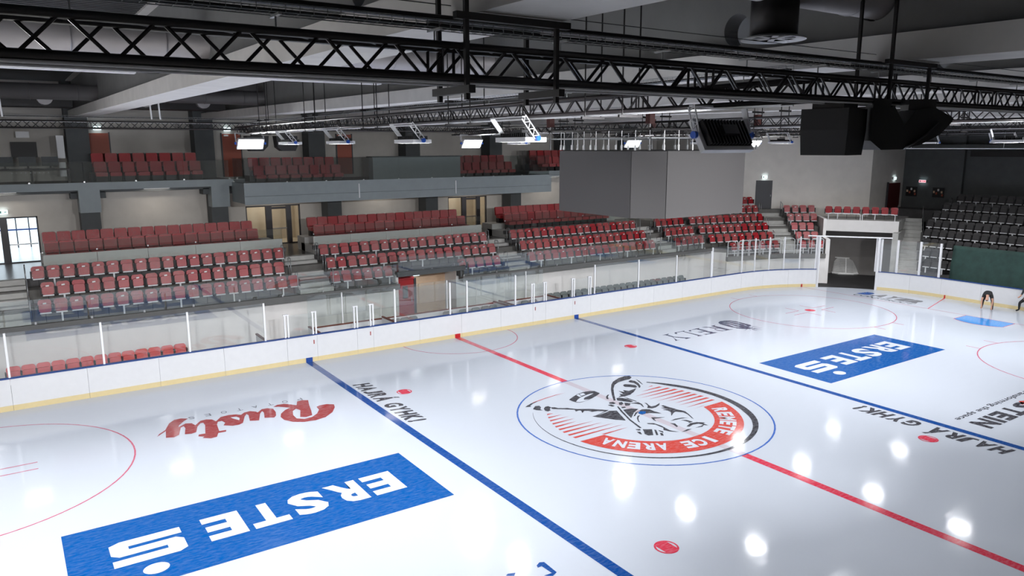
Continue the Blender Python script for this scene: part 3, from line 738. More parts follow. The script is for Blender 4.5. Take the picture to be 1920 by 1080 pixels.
for i, x in enumerate(COLX):
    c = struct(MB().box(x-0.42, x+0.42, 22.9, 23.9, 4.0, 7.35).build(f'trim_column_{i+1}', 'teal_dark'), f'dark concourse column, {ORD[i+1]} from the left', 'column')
    if x < -8 or x > 11:
        MB().prism([(x-0.45, 22.52), (x+0.45, 22.52), (x+0.45, 23.4), (x-0.45, 23.4)], 6.35, 7.6).build('bracket', 'teal', c)
        MB().box(x-0.75, x+0.75, 23.0, 23.9, 7.0, 7.32).build('capital', 'teal_dark', c)
    struct(MB().box(x-0.5, x+0.5, 25.3, 26.4, 7.7, 12.7).build(f'trim_pier_{i+1}', 'teal_dark'), f'dark balcony pier, {ORD[i+1]} from the left', 'column')
for i, (x0, x1, s) in enumerate(((-14.45, -13.2, 0), (-7.5, -6.5, 0), (-0.72, 0.22, 0), (10.1, 11.3, 0))):
    d = struct(MB().box(x0, x1, 26.42, 26.5, 7.75, 10.15).build(f'door_{5+i}', 'door_upred'), f'rust red balcony door, {ORD[i+1]} from the left', 'door')
    MB().box(x0-0.06, x0, 26.4, 26.5, 7.75, 10.2).build('door_frame', 'door_dark', d)
    MB().box(x1, x1+0.06, 26.4, 26.5, 7.75, 10.2).build('door_frame', 'door_dark', d)
    MB().box(x0+0.1, x0+0.35, 26.40, 26.43, 10.02, 10.1).build('closer', 'steel', d)

# corner wall (beige), return wall, end wall, remaining enclosure
W0, W1, W2 = Vector((26.6, 19.9, 0)), Vector((35.1, 12.9, 0)), Vector((39.2, 12.75, 0))
def wall_seg(name, a, c, z0, z1, m, t=0.2):
    d = (c-a).normalized(); n = Vector((-d.y, d.x, 0))*t
    return MB().prism([a[:2], c[:2], (c+n)[:2], (a+n)[:2]], z0, z1).build(name, m)
struct(wall_seg('wall_corner_back', W0, W1, -0.1, 12.9, 'wall_beige'), 'tall pale beige wall behind the corner seats', 'wall')
struct(wall_seg('wall_return', W1, W2, -0.1, 12.9, 'wall_grey'), 'grey return wall with a dark red door', 'wall')
b = MB(); b.box(26.6, 26.8, 19.9, 26.6, -0.1, 12.9); b.box(-22.2, 26.8, 24.0, 24.2, -0.1, 3.55); struct(b.build('wall_stand_end', 'wall_grey'), 'grey cross wall at the right end of the balcony', 'wall')
EW = struct(MB().box(39.2, 39.4, -26, 12.75, 0, 12.9).build('wall_end', 'wall_end'), 'dark grey end wall behind the dark seats', 'wall')
b = MB(); b.box(38.6, 39.2, -10, 12.7, 9.1, 9.45); b.build('ledge', 'wall_end', EW)
b = MB(); b.box(38.9, 39.2, 8.3, 9.2, 5.6, 12.6); b.box(38.9, 39.2, 1.0, 2.2, 5.6, 12.6); b.build('pilaster', 'wall_end', EW)
b = MB(); b.box(39.05, 39.2, 3.0, 8.0, 8.6, 9.0); b.build('dark_band', 'black', EW)
b = MB(); b.box(-22.2, 39.4, -26.2, -26, -0.1, 12.9); struct(b.build('wall_near', 'wall_grey'), 'wall behind the photographer', 'wall')
dd = (W1-W0).normalized()
def on_w(t, off=-0.03): 
    p = W0 + dd*t; n = Vector((-dd.y, dd.x, 0)); return p + n*off
pA, pB = on_w(2.75), on_w(3.95)
dk = struct(MB().prism([pA[:2], pB[:2], (pB+Vector((0.05,0.06,0)))[:2], (pA+Vector((0.05,0.06,0)))[:2]], 4.7, 6.85).build('door_9', 'door_dark'), 'dark grey door in the tall beige wall', 'door')
MB().tube((pB.x-0.12, pB.y+0.03, 5.65), (pB.x-0.12, pB.y+0.03, 5.8), 0.025).build('handle', 'steel', dk)
dr = struct(MB().box(37.2, 38.8, 12.70, 12.80, 4.2, 6.6).build('door_10', 'door_darkred'), 'dark red door beside the end stairs', 'door')
MB().box(37.1, 37.2, 12.68, 12.8, 4.2, 6.68).build('door_frame', 'door_dark', dr)

# ------------------------------------------------------------------ tunnel in the corner
TA, TB = rp(11.55, 46.2), rp(11.4, 68)
nx, ny = math.sin(R(57)), math.cos(R(57))
def out(p, d): return (p[0]+nx*d, p[1]+ny*d)
lw = rp(10.9, 46.5)
b = MB(); b.prism([rp(10.35, 45.3), rp(10.35, 46.8), rp(18.5, 46.8), rp(18.5, 45.3)], -0.03, 3.05)
b.prism([rp(11.6, 45.3), rp(11.6, 46.3), rp(14.6, 46.3), rp(14.6, 45.3)], 3.05, 4.35)
struct(b.build('wall_tunnel_left', 'wall_white'), 'white side wall left of the tunnel opening', 'wall')
b = MB(); b.prism([rp(11.6, 67.2), rp(11.6, 69.0), rp(18.2, 69.0), rp(18.2, 67.2)], -0.03, 3.5); struct(b.build('wall_tunnel_right', 'concrete'), 'concrete side wall right of the tunnel opening', 'wall')
b = MB(); b.prism([rp(15.2, 46), rp(15.2, 67.8), rp(15.4, 67.8), rp(15.4, 46)], -0.03, 3.6); struct(b.build('wall_tunnel_back', 'wall_tunnel'), 'grey wall at the back of the tunnel', 'wall')
b = MB(); b.prism([rp(12.55, 46.2), rp(12.55, 68.3), rp(12.75, 68.3), rp(12.75, 46.2)], 3.42, 4.22); struct(b.build('wall_tunnel_beam', 'wall_white'), 'white parapet beam above the tunnel', 'parapet')
b = MB(); b.prism([rp(12.7, 46.2), rp(12.7, 68.3), rp(18.5, 68.3), rp(18.5, 46.2)], 3.55, 4.2); struct(b.build('floor_tunnel_deck', 'concrete'), 'deck above the tunnel carrying one row of seats', 'terrace')
# ------------------------------------------------------------------ end terrace (dark seats) and stairs
EZ = lambda k: 2.38 + 0.56*k
EXK = lambda k: 33.75 + 0.85*(k-1)
for k in range(-2, 6):
    b = MB(); b.box(EXK(k)-0.45, EXK(k)+0.42, -12, min(8.4, 6.75+(EXK(k)-31.4)*0.593), EZ(k)-0.6, EZ(k)); struct(b.build('floor_terrace_end', 'concrete_dark'), 'dark tread of the end terrace', 'terrace')
b = MB(); b.box(EXK(5)+0.4, 39.3, -12, 12.7, 3.9, 4.75); struct(b.build('floor_end_landing', 'concrete_dark'), 'dark landing behind the end seats', 'floor')
b = MB(); b.box(30.7, 30.78, -12, 8.4, -0.03, 1.0); struct(b.build('wall_end_low', 'concrete'), 'low concrete wall behind the end glass', 'wall')

# ================================================================== RINK BOARDS AND GLASS
BH = 1.22
bt = thing('rink_boards', 'white rink boards with yellow kick strip and blue top rail', 'boards', (0, HW, 0))
def offs(pts, d):
    """offset polyline to the left (outwards for our winding) by d"""
    res = []
    for i, p in enumerate(pts):
        a = pts[max(0, i-1)]; c = pts[min(len(pts)-1, i+1)]
        t = Vector((c[0]-a[0], c[1]-a[1])).normalized()
        n = Vector((-t.y, t.x))
        res.append((p[0]+n.x*d, p[1]+n.y*d))
    return res
def strip(parent, name, pts, d0, d1, z0, z1, m):
    o, i = offs(pts, d0), offs(pts, d1)
    b = MB()
    n = len(pts)
    for k in range(n-1):
        b.prism([o[k], o[k+1], i[k+1], i[k]], z0, z1)
    ob = b.build(name, m, parent)
    ob.location = -Vector(parent.location)
    return ob
# far side: left to right, so outward (+y) is on the left of the direction of travel
xs = [-21.0, -18.65, -16.2, -13.7, -11.2, -8.55, -7.2, -5.3, -4.5, -2.1, 0.25, 2.6, 4.65, 5.5, 7.35, 8.65, 11.1, 13.55, 16.0, 18.6, CX]
runs = [[(xs[i], HW), (xs[i+1], HW)] for i in range(len(xs)-1)]
a_g0, a_g1 = 51.2, 25.5
for a0, a1 in ((90, 77), (77, 64), (64, a_g0)):
    runs.append(arc(CX, CY, CR, a0, a1, 6))
end_runs = [arc(CX, CY, CR, a_g1, 12.7, 6), arc(CX, CY, CR, 12.7, 0, 6)] + [[(HL, CY-2.35*i), (HL, CY-2.35*(i+1))] for i in range(4)]
def do_boards(parent, rr):
    for pts in rr:
        e = 0.004
        a, c = Vector(pts[0]), Vector(pts[1]); pts = list(pts)
        d = (c-a).normalized()*e; pts[0] = (a+d)[:]
        a, c = Vector(pts[-1]), Vector(pts[-2]); d = (c-a).normalized()*e; pts[-1] = (a+d)[:]
        strip(parent, 'board_panel', pts, 0.004, 0.09, 0.02, BH-0.03, 'board')
        strip(parent, 'kick_strip', pts, -0.012, 0.0, 0.0, 0.20, 'kick')
        strip(parent, 'top_rail', pts, -0.02, 0.14, BH-0.03, BH+0.012, 'rail_blue')
do_boards(bt, runs)
be = thing('rink_boards', 'white end boards right of the tunnel gate', 'boards', (HL, 0, 0))
do_boards(be, end_runs)
def patch(parent, x, w, m):
    o = MB().box(x-w/2, x+w/2, HW-0.02, HW-0.011, 0.0, 0.205).build('line_patch', m, parent)
    o.location = -Vector(parent.location)
patch(bt, -7.61, 0.30, 'patch_blue'); patch(bt, 7.61, 0.30, 'patch_blue'); patch(bt, 0, 0.30, 'patch_red')
gy = CY + math.sqrt(CR**2-(26.05-CX)**2)
o = MB().box(26.0, 26.1, gy-0.05, gy-0.02, 0, 0.2).build('line_patch', 'patch_red', bt); o.location = -Vector(bt.location)
o = MB().box(HL-0.03, HL-0.013, 4.36, 4.44, 0, 0.2).build('line_patch', 'patch_red', be); o.location = -Vector(be.location)
for x in (-7.35, -4.65, 4.8, 8.5-1.0):
    o = MB().box(x-0.02, x+0.02, HW-0.012, HW+0.004, 0.80, 0.98).build('door_latch', 'goal_red', bt); o.location = -Vector(bt.location)
# yellow kick strip end caps / gate post bases handled by the gate

def post(parent, x, y, z0, z1, rz=0.0, w=0.07):
    o = MB().box(-w/2, w/2, -0.035, 0.035, z0, z1).build('post', 'white_paint', parent)
    o.location = Vector((x, y, 0)) - Vector(parent.location); o.rotation_euler = (0, 0, rz)
    return o
def pane(parent, p, q, z0, z1, m='glass', t=0.012, gap=0.02):
    p, q = Vector((p[0], p[1], 0)), Vector((q[0], q[1], 0))
    d = (q-p).normalized()
    a, c = p+d*gap, q-d*gap
    b = MB(); b.bar(a+Vector((0, 0, (z0+z1)/2)), c+Vector((0, 0, (z0+z1)/2)), t, z1-z0)
    o = b.build('pane', m, parent)
    o.location = -Vector(parent.location)
    return o
GY = HW+0.06
ZG, ZGE = 2.88, 3.42
g1 = thing('rink_glass', 'tall clear glass with white posts left of the benches', 'rink glass', (-15, GY, BH))
gx = [-21.7, -18.65, -15.6, -12.5, -9.45]
for a, c in zip(gx, gx[1:]):
    pane(g1, (a, GY), (c, GY), BH, ZG)
for x in gx:
    post(g1, x, GY, BH, ZG+0.0)
for (xa, xb, lab) in ((-8.52, -7.28, 'low glass gate panel with twin posts at left blue line'), (-5.33, -4.54, 'low glass gate panel with twin posts of left bench'),
                      (4.67, 5.48, 'low glass gate panel with twin posts of right bench'), (7.41, 8.59, 'low glass gate panel with twin posts at right blue line')):
    g = thing('gate_glass', lab, 'rink glass', ((xa+xb)/2, GY, BH))
    for x in (xa, xb):
        post(g, x-0.07, GY, BH, 2.26, w=0.06); post(g, x+0.07, GY, BH, 2.22, w=0.06)
        o = MB().box(x-0.14, x+0.10, GY-0.05, GY+0.05, 2.22, 2.27).build('post_cap', 'white_paint', g); o.location = -Vector(g.location)
    pane(g, (xa, GY), (xb, GY), BH, 2.2)
g2 = thing('rink_glass', 'tall clear glass with white posts in front of the timekeeper box', 'rink glass', (0, GY, BH))
gx = [-3.35, -0.37, 0.6, 3.54]
for a, c in zip(gx, gx[1:]):
    pane(g2, (a, GY), (c, GY), BH, ZG-0.05)
for x in gx:
    post(g2, x, GY, BH, ZG-0.05)
g3 = thing('rink_glass', 'long run of glass with white posts right of the benches', 'rink glass', (14, GY, BH))
gx = [8.95, 12.3, 15.45, 18.55]
for a, c in zip(gx, gx[1:]):
    pane(g3, (a, GY), (c, GY), BH, ZG)
for x in gx:
    post(g3, x, GY, BH, ZG)
g4 = thing('corner_glass', 'curved row of tall glass panes and white posts before the corner', 'rink glass', (23, 12.5, BH))
cpts = [(18.65, GY), (21.5, GY)] + [(CX+(CR+0.06)*math.cos(R(a)), CY+(CR+0.06)*math.sin(R(a))) for a in (82, 74, 66.5, 59, a_g0+0.6)]
for i, (p, q) in enumerate(zip(cpts, cpts[1:])):
    pane(g4, p, q, BH, ZGE if i > 0 else 3.1)
for p in cpts:
    post(g4, p[0], p[1], BH, ZGE if p[0] > 19 else 3.1, rz=0.3, w=0.085)
g5 = thing('corner_glass', 'glass panes with white posts right of the tunnel gate', 'rink glass', (29.8, 6, BH))
cpts = [(CX+(CR+0.06)*math.cos(R(a)), CY+(CR+0.06)*math.sin(R(a))) for a in (a_g1-0.6, 18.5, 9.5, 1.5)] 
for p, q in zip(cpts, cpts[1:]):
    pane(g5, p, q, BH, ZGE-0.05)
for p in cpts:
    post(g5, p[0], p[1], BH, ZGE-0.05, rz=1.3, w=0.13)
# gate frame over the tunnel
gt = thing('tunnel_portal', 'white portal frame of the open tunnel gate', 'gate', (28.2, 10.2, 0))
gl = (CX+CR*math.cos(R(a_g0-0.5)), CY+CR*math.sin(R(a_g0-0.5))); gr = (CX+CR*math.cos(R(a_g1+0.5)), CY+CR*math.sin(R(a_g1+0.5)))
for p in (gl, gr):
    o = MB().box(p[0]-0.06, p[0]+0.06, p[1]-0.06, p[1]+0.06, 0, 3.42).build('post', 'white_paint', gt); o.location = -Vector(gt.location)
    o = MB().box(p[0]-0.02, p[0]+0.10, p[1]+0.10, p[1]+0.2, 1.2, 3.42).build('post', 'white_paint', gt); o.location = -Vector(gt.location)
dv = (Vector(gr)-Vector(gl)).normalized()
pa, pb = Vector(gl)-dv*0.75, Vector(gr)+dv*0.75
o = MB().bar((pa.x, pa.y, 3.46), (pb.x, pb.y, 3.46), 0.1, 0.07).build('lintel', 'white_paint', gt); o.location = -Vector(gt.location)
# goal stored in the tunnel
def goal(loc, rz, label):
    g = thing('hockey_goal', label, 'goal', loc, rz)
    b = MB(); b.path([(-0.92, 0, 0), (-0.92, 0, 1.22), (0.92, 0, 1.22), (0.92, 0, 0)], 0.03); b.build('frame', 'goal_red', g)
    b = MB(); b.path([(-0.92, 0, 0.04), (-0.85, -0.75, 0.04), (-0.5, -1.05, 0.04), (0.5, -1.05, 0.04), (0.85, -0.75, 0.04), (0.92, 0, 0.04)], 0.075); b.build('base_frame', 'net_white', g)
    b = MB(); b.path([(-0.92, 0, 1.22), (-0.7, -0.55, 1.18), (0, -0.62, 1.17), (0.7, -0.55, 1.18), (0.92, 0, 1.22)], 0.035); b.build('top_frame', 'net_white', g)
    b = MB(); b.path([(0, -0.62, 1.17), (0, -1.05, 0.04)], 0.04); b.build('centre_bar', 'net_white', g)
    b = MB()
    base = [(-0.92, 0), (-0.85, -0.75), (-0.5, -1.05), (0, -1.05), (0.5, -1.05), (0.85, -0.75), (0.92, 0)]
    top = [(-0.92, 0), (-0.78, -0.40), (-0.45, -0.57), (0, -0.62), (0.45, -0.57), (0.78, -0.40), (0.92, 0)]
    for i in range(6):
        for j in range(13):
            t = j/12
            p = Vector((*base[i], 0.05)).lerp(Vector((*base[i+1], 0.05)), t); q = Vector((*top[i], 1.18)).lerp(Vector((*top[i+1], 1.18)), t)
            b.tube(p, q, 0.010, 3, caps=False)
        for j in range(1, 18):
            t = j/18
            p = Vector((*base[i], 0.05)).lerp(Vector((*top[i], 1.18)), t); q = Vector((*base[i+1], 0.05)).lerp(Vector((*top[i+1], 1.18)), t)
            b.tube(p, q, 0.010, 3, caps=False)
    n = b.build('netting', 'net_white', g); n['kind'] = 'stuff'
    return g
goal((33.9, 13.75, 0), R(-50), 'hockey goal stored in the dark tunnel, seen from behind')

# bench fittings: partitions with brown caps, rear bench wall, rear bench glass
for i, (x, lab) in enumerate(((-9.4, 'white partition with brown cap beside the low red seats'), (-7.0, 'white partition with brown cap in the left bench'), (-3.3, 'white partition with brown cap left of timekeeper box'),
                (3.2, 'white partition with brown cap right of timekeeper box, left one of the pair'), (3.55, 'white partition with brown cap right of timekeeper box, right one of the pair'), (6.6, 'white partition with brown cap beside the low grey seats'))):
    p = thing('partition', lab, 'partition', (x, 14.1, 0.2))
    MB().box(-0.03, 0.03, -0.65, 0.72, 0, 0.98).build('panel', 'board', p)
    MB().box(-0.05, 0.05, -0.68, 0.72, 0.98, 1.04).build('cap', 'brown_cap', p)
bw = thing('bench_rear_wall', 'low white wall with brown cap behind the benches', 'wall panel', (-1.4, 14.88, 0.2))
MB().box(-5.6, 8.0, -0.03, 0.03, 0, 0.88).build('panel', 'board', bw)
MB().box(-5.6, 8.0, -0.05, 0.05, 0.88, 0.93).build('cap', 'brown_cap', bw)
bg = thing('bench_rear_glass', 'tall greenish glass screen behind the benches', 'glass screen', (-1.4, 14.95, 1.13))
gx = [-7.0, -5.3, -3.3, -1.4, 0.4, 2.2, 4.0, 5.4, 6.6]
for a, c in zip(gx, gx[1:]):
    pane(bg, (a, 14.95), (c, 14.95), 1.13, 2.62, 'glass_bal')
for x in gx[1::3]:
    post(bg, x, 14.95, 1.13, 2.62, w=0.05)

# ------------------------------------------------------------------ glass balustrades on the terrace slab
def balustrade(label, pts, z0, z1, step=2.0, m='glass_bal', y=None):
    g = thing('glass_balustrade', label, 'balustrade', (pts[0][0], pts[0][1], z0))
    for p, q in zip(pts, pts[1:]):
        L = math.dist(p, q); n = max(1, round(L/step))
        for i in range(n):
            a = (p[0]+(q[0]-p[0])*i/n, p[1]+(q[1]-p[1])*i/n); c = (p[0]+(q[0]-p[0])*(i+1)/n, p[1]+(q[1]-p[1])*(i+1)/n)
            pane(g, a, c, z0, z1, m, 0.016, 0.008)
            for e in (a, c):
                if e == a or i == n-1:
                    o = MB().box(-0.035, 0.035, -0.03, 0.03, -0.05, 0.12).build('clamp', 'steel', g)
                    o.location = Vector((e[0], e[1], z0)) - Vector(g.location)
    return g
balustrade('clear glass balustrade in front of the far left red block', [(-21.5, 15.65), (-2.05, 15.65)], 2.57, 3.58)
balustrade('clear glass balustrade around the doorway under the middle red seats', [(-2.0, 16.55), (-2.0, 15.57), (1.8, 15.57), (1.8, 16.55)], 3.1, 3.95)
balustrade('clear glass balustrade in front of the right straight red block', [(1.85, 15.65), (20.6, 15.65)], 2.57, 3.55)

# ------------------------------------------------------------------ crowd barriers along the curved corner
for i, ph in enumerate((5.5, 10.5, 15.5, 20.5, 25.5, 31, 36.5, 42)):
    p, q = rp(10.2, ph-2.2), rp(10.2, ph+2.2)
    c = ((p[0]+q[0])/2, (p[1]+q[1])/2)
    L = math.dist(p, q)/2
    br = thing('tube_barrier', f'white tube barrier on the corner wall, {ORD[i+1]} from left', 'barrier', (c[0], c[1], 2.06), math.atan2(q[1]-p[1], q[0]-p[0]), 'tube barriers along the curved corner')
    b = MB(); b.path([(-L, 0, 0), (-L, 0, 0.95), (-L+0.08, 0, 1.05), (L-0.08, 0, 1.05), (L, 0, 0.95), (L, 0, 0)], 0.022); b.build('frame', 'white_paint', br)
    MB().tube((-L, 0, 0.2), (L, 0, 0.2), 0.015).build('lower_rail', 'white_paint', br)
    for j in range(1, 7):
        MB().tube((-L+2*L*j/7, 0, 0.2), (-L+2*L*j/7, 0, 0.62), 0.008, 5).build('bar', 'white_paint', br)
    MB().tube((-L, 0, 0.62), (L, 0, 0.62), 0.012).build('middle_rail', 'white_paint', br)
for i, (p0, p1) in enumerate(((47.5, 57), (57.6, 67))):
    p, q = rp(12.62, p0), rp(12.62, p1)
    br = thing('tube_barrier', f'{"left" if i==0 else "right"} white tube rail on the tunnel parapet', 'barrier', (p[0], p[1], 4.22), math.atan2(q[1]-p[1], q[0]-p[0]))
    L = math.dist(p, q)
    b = MB(); b.path([(0, 0, 0), (0, 0, 0.38), (0.1, 0, 0.46), (L-0.1, 0, 0.46), (L, 0, 0.38), (L, 0, 0)], 0.025); b.build('frame', 'white_paint', br)

# ------------------------------------------------------------------ stairs and handrails
def stair(label, x0, x1, y0, y1, z0, z1, n, loc=None, rz=0):
    s = thing('concrete_stair', label, 'stairs', loc or (x0, y0, z0), rz)
    w = x1-x0; d = (y1-y0)/n; h = (z1-z0)/n
    for i in range(n):
        MB().box(0, w, i*d, (i+1)*d+0.02, 0 if i == 0 else i*h-0.25, (i+1)*h).build('step', 'concrete', s)
    return s
stair('concrete stairs at the far left below the glazed doors', -19.7, -17.75, 15.9, 18.7, 2.56, 4.02, 7)
stair('concrete stairs between the first two red blocks', -6.95, -5.3, 15.9, 18.9, 2.56, 4.02, 7)
stair('concrete stairs between second and third red blocks', 4.95, 6.35, 15.9, 18.9, 2.56, 4.02, 7)
stair('concrete stairs left of the curved block', 16.9, 18.15, 15.9, 18.9, 2.56, 4.02, 7)
p = rp(10.4, 32); nn = rp(14.8, 32)
s = stair('concrete stairs climbing through the corner block to the dark door', -0.75, 0.75, 0, 5.1, 2.1, 4.75, 11, (p[0], p[1], 2.07), math.atan2(nn[1]-p[1], nn[0]-p[0])-PI/2)
for ch in s.children: ch.location.x = -0.75
s = stair('long concrete stairs between the tunnel and the dark seats', 0, 1.6, 0, 6.3, 0.1, 4.2, 17, (30.65, 8.0, 0.1), math.atan2(0.51, 0.86)-PI/2)
def handrail(label, pts, r=0.022, m='galv'):
    h = thing('handrail', label, 'handrail', pts[0])
    o = Vector(pts[0])
    MB().path([Vector(q)-o for q in pts], r).build('tube', m, h, True)
    return h
def loop_rail(label, x, y, z, d=0.35, hgt=0.85, ax='y'):
    dx, dy = (0, d) if ax == 'y' else (d, 0)
    return handrail(label, [(x, y, z), (x, y, z+hgt-0.06), (x+dx*0.15, y+dy*0.15, z+hgt), (x+dx*0.85, y+dy*0.85, z+hgt), (x+dx, y+dy, z+hgt-0.06), (x+dx, y+dy, z+0.0)])
for (nm, xs_) in (('far left stairs', (-17.72,)), ('stairs between the first two red blocks', (-7.0, -5.25)), ('stairs between second and third red blocks', (4.92, 6.4)), ('stairs left of the corner block', (16.85, 18.2))):
    for j, x in enumerate(xs_):
        for k, (yy, zz) in enumerate(((16.05, 2.75), (17.0, 3.3), (18.0, 3.8))):
            if x == 6.4 and k == 0: pass
            sd = '' if len(xs_) == 1 else ('left ' if j == 0 else 'right ')
            loop_rail(f'grey looped handrail, {("lowest", "middle", "topmost")[k]} on {sd}side of {nm}', x, yy, zz)
for j, off in enumerate((0.0, 1.62)):
    q0 = Vector((30.65, 8.0, 0)) + Vector((0.51, -0.86, 0))*off
    dr_ = Vector((0.86, 0.51, 0))
    q1 = q0+dr_*1.2; q2 = q0+dr_*6.2
    handrail(f'{"left" if j==0 else "right"} sloping handrail of the long end stairs', [(q1.x, q1.y, 0.9), (q1.x, q1.y, 1.85), (q2.x, q2.y, 5.1), (q2.x, q2.y, 4.2)])
loop_rail('small grey looped rail at the top corner of the dark seats', 38.0, 8.6, 4.75, 0.4, 0.9, 'x')
for j, off in enumerate((-0.8, 0.8)):
    t = Vector((nn[1]-p[1], -(nn[0]-p[0]), 0)).normalized()
    for k, rr_ in enumerate((11.2, 12.6, 14.2)):
        q = rp(rr_, 32); q = Vector((q[0], q[1], 0)) + t*off
        q2 = rp(rr_+0.4, 32); q2 = Vector((q2[0], q2[1], 0)) + t*off
        z = 2.05 + (rr_-10.4)*0.6
        handrail(f'grey looped handrail, {("lowest", "middle", "topmost")[k]} on {"left" if j==0 else "right"} side of corner stairs', [(q.x, q.y, z), (q.x, q.y, z+0.85), (q2.x, q2.y, z+1.0), (q2.x, q2.y, z+0.1)])

# ================================================================== SEATS
SEATMESH = {}
def seat_meshes():
    back = MB(); o = rounded(-0.235, 0.235, 0.44, 0.88, 0.11, 4, 0.05)
    back.plate([(x, z) for x, z in o], 0.03, 0.075)
    back.v = [(x, y + (z-0.44)*0.22, z) for x, y, z in back.v]
    pan = MB(); o = rounded(-0.205, 0.205, 0.40, 0.72, 0.06, 3)
    pan.plate(o, -0.065, 0.015)
    pan.v = [(x, y + (z-0.44)*0.18, z) for x, y, z in pan.v]
    hinge = MB(); hinge.plate([(-0.277, 0.36), (0.277, 0.36), (0.277, 0.70), (0.228, 0.70), (0.228, 0.398), (-0.228, 0.398), (-0.228, 0.70), (-0.277, 0.70)], -0.07, 0.13)
    rail = MB(); rail.box(-0.20, 0.20, -0.14, -0.075, 0.35, 0.40)
    leg = MB(); leg.box(-0.032, 0.032, -0.135, -0.085, 0.0, 0.36)
    leg2 = MB(); leg2.box(-0.012, 0.012, 0.05, 0.075, 0.0, 0.38)
    stick = MB(); stick.quad(*[(x, -0.104+(z-0.44)*0.20, z) for x, z in ((-0.065, 0.725), (0.055, 0.735), (0.055, 0.79), (-0.065, 0.78))])
    film = MB(); o = rounded(-0.25, 0.25, 0.40, 0.90, 0.12, 4, 0.06)
    film.plate(o, -0.10, 0.10)
    film.v = [(x, y + (z-0.44)*0.20, z) for x, y, z in film.v]
    for nm, mb, mm in (('backrest', back, 'seat_red'), ('seat_pan', pan, 'seat_red'), ('hinge', hinge, 'hinge'), ('rail', rail, 'white_paint'), ('leg', leg, 'white_paint'), ('leg_dark', leg2, 'hinge'), ('sticker', stick, 'sticker'), ('film', film, 'film')):
        SEATMESH[nm] = mb.mesh(nm, mm)
    for suf, mm in (('_dark', 'seat_dark'), ('_grey', 'seat_greygreen'), ('_low', 'seat_low')):
        SEATMESH['backrest'+suf] = back.mesh('backrest', mm); SEATMESH['seat_pan'+suf] = pan.mesh('seat_pan', mm)
    # wide padded seats, still in their covers
    pb = MB(); o = rounded(-0.265, 0.265, 0.42, 0.96, 0.06, 3); pb.plate(o, 0.16, 0.30); pb.v = [(x, y+(z-0.42)*0.15, z) for x, y, z in pb.v]
    pc = MB(); pc.plate(rounded(-0.255, 0.255, 0.28, 0.47, 0.05, 3), -0.28, 0.18)
    bs = MB(); bs.box(-0.24, 0.24, -0.1, 0.2, 0.0, 0.28)
    pf = MB(); pf.plate(rounded(-0.275, 0.275, 0.40, 0.985, 0.08, 3), 0.13, 0.33); pf.v = [(x, y+(z-0.42)*0.15, z) for x, y, z in pf.v]
    pf.plate(rounded(-0.272, 0.272, 0.26, 0.50, 0.05, 2), -0.31, 0.14)
    for nm, mb, mm in (('p_backrest', pb, 'pad_red'), ('p_cushion', pc, 'pad_red'), ('p_base', bs, 'hinge'), ('p_film', pf, 'film')):
        SEATMESH[nm] = mb.mesh(nm[2:], mm)
seat_meshes()
def add_seat(loc, rz, label, group, kind='', wrap=False, sticker=False, leg=False):
    s = thing('arena_seat', label, 'seat', loc, rz, group)
    link('backrest', SEATMESH['backrest'+kind], s)
    link('seat_pan', SEATMESH['seat_pan'+kind], s)
    link('hinge', SEATMESH['hinge'], s)
    link('rail', SEATMESH['rail'], s)
    link('leg', SEATMESH['leg' if leg else 'leg_dark'], s)
    if sticker: link('sticker', SEATMESH['sticker'], s)
    if wrap: link('plastic_film', SEATMESH['film'], s)
    return s
def padded_seat(loc, rz, label, group, wrap=True):
    s = thing('padded_seat', label, 'seat', loc, rz, group)
    link('backrest', SEATMESH['p_backrest'], s)
    link('cushion', SEATMESH['p_cushion'], s)
    link('base', SEATMESH['p_base'], s)
    if wrap: link('plastic_film', SEATMESH['p_film'], s)
    return s
ROWN = {0: 'front', 1: 'middle', 2: 'back'}
def seat_row(k, x0, x1, block, first=1):
    n = int((x1-x0)/0.56+0.35)
    for i in range(n):
        add_seat((x0+0.28+i*0.56, RY+ROWR[k], ROWZ[k]), 0, f'red seat, {ORD[first+i]} from left in {ROWN[k]} row of {block}', f'{ROWN[k]} row seats of {block}',
                 wrap=RNG.random() < 0.72, sticker=RNG.random() < 0.6, leg=(i % 4 == 1))
    return n
SEC = [('the far left block', {2: [(-17.55, -7.1)], 1: [(-17.3, -7.1)], 0: [(-17.5, -7.0)]}),
       ('the block above the doorway', {2: [(-5.2, 4.9)], 1: [(-5.2, 4.75)], 0: [(-5.35, -2.05), (1.8, 4.9)]}),
       ('the block under the scoreboard', {2: [(6.45, 16.75)], 1: [(6.5, 16.7)], 0: [(6.45, 16.7)]})]
for block, rows in SEC:
    for k, segs in rows.items():
        f = 1
        for x0, x1 in segs:
            f += seat_row(k, x0, x1, block, f)
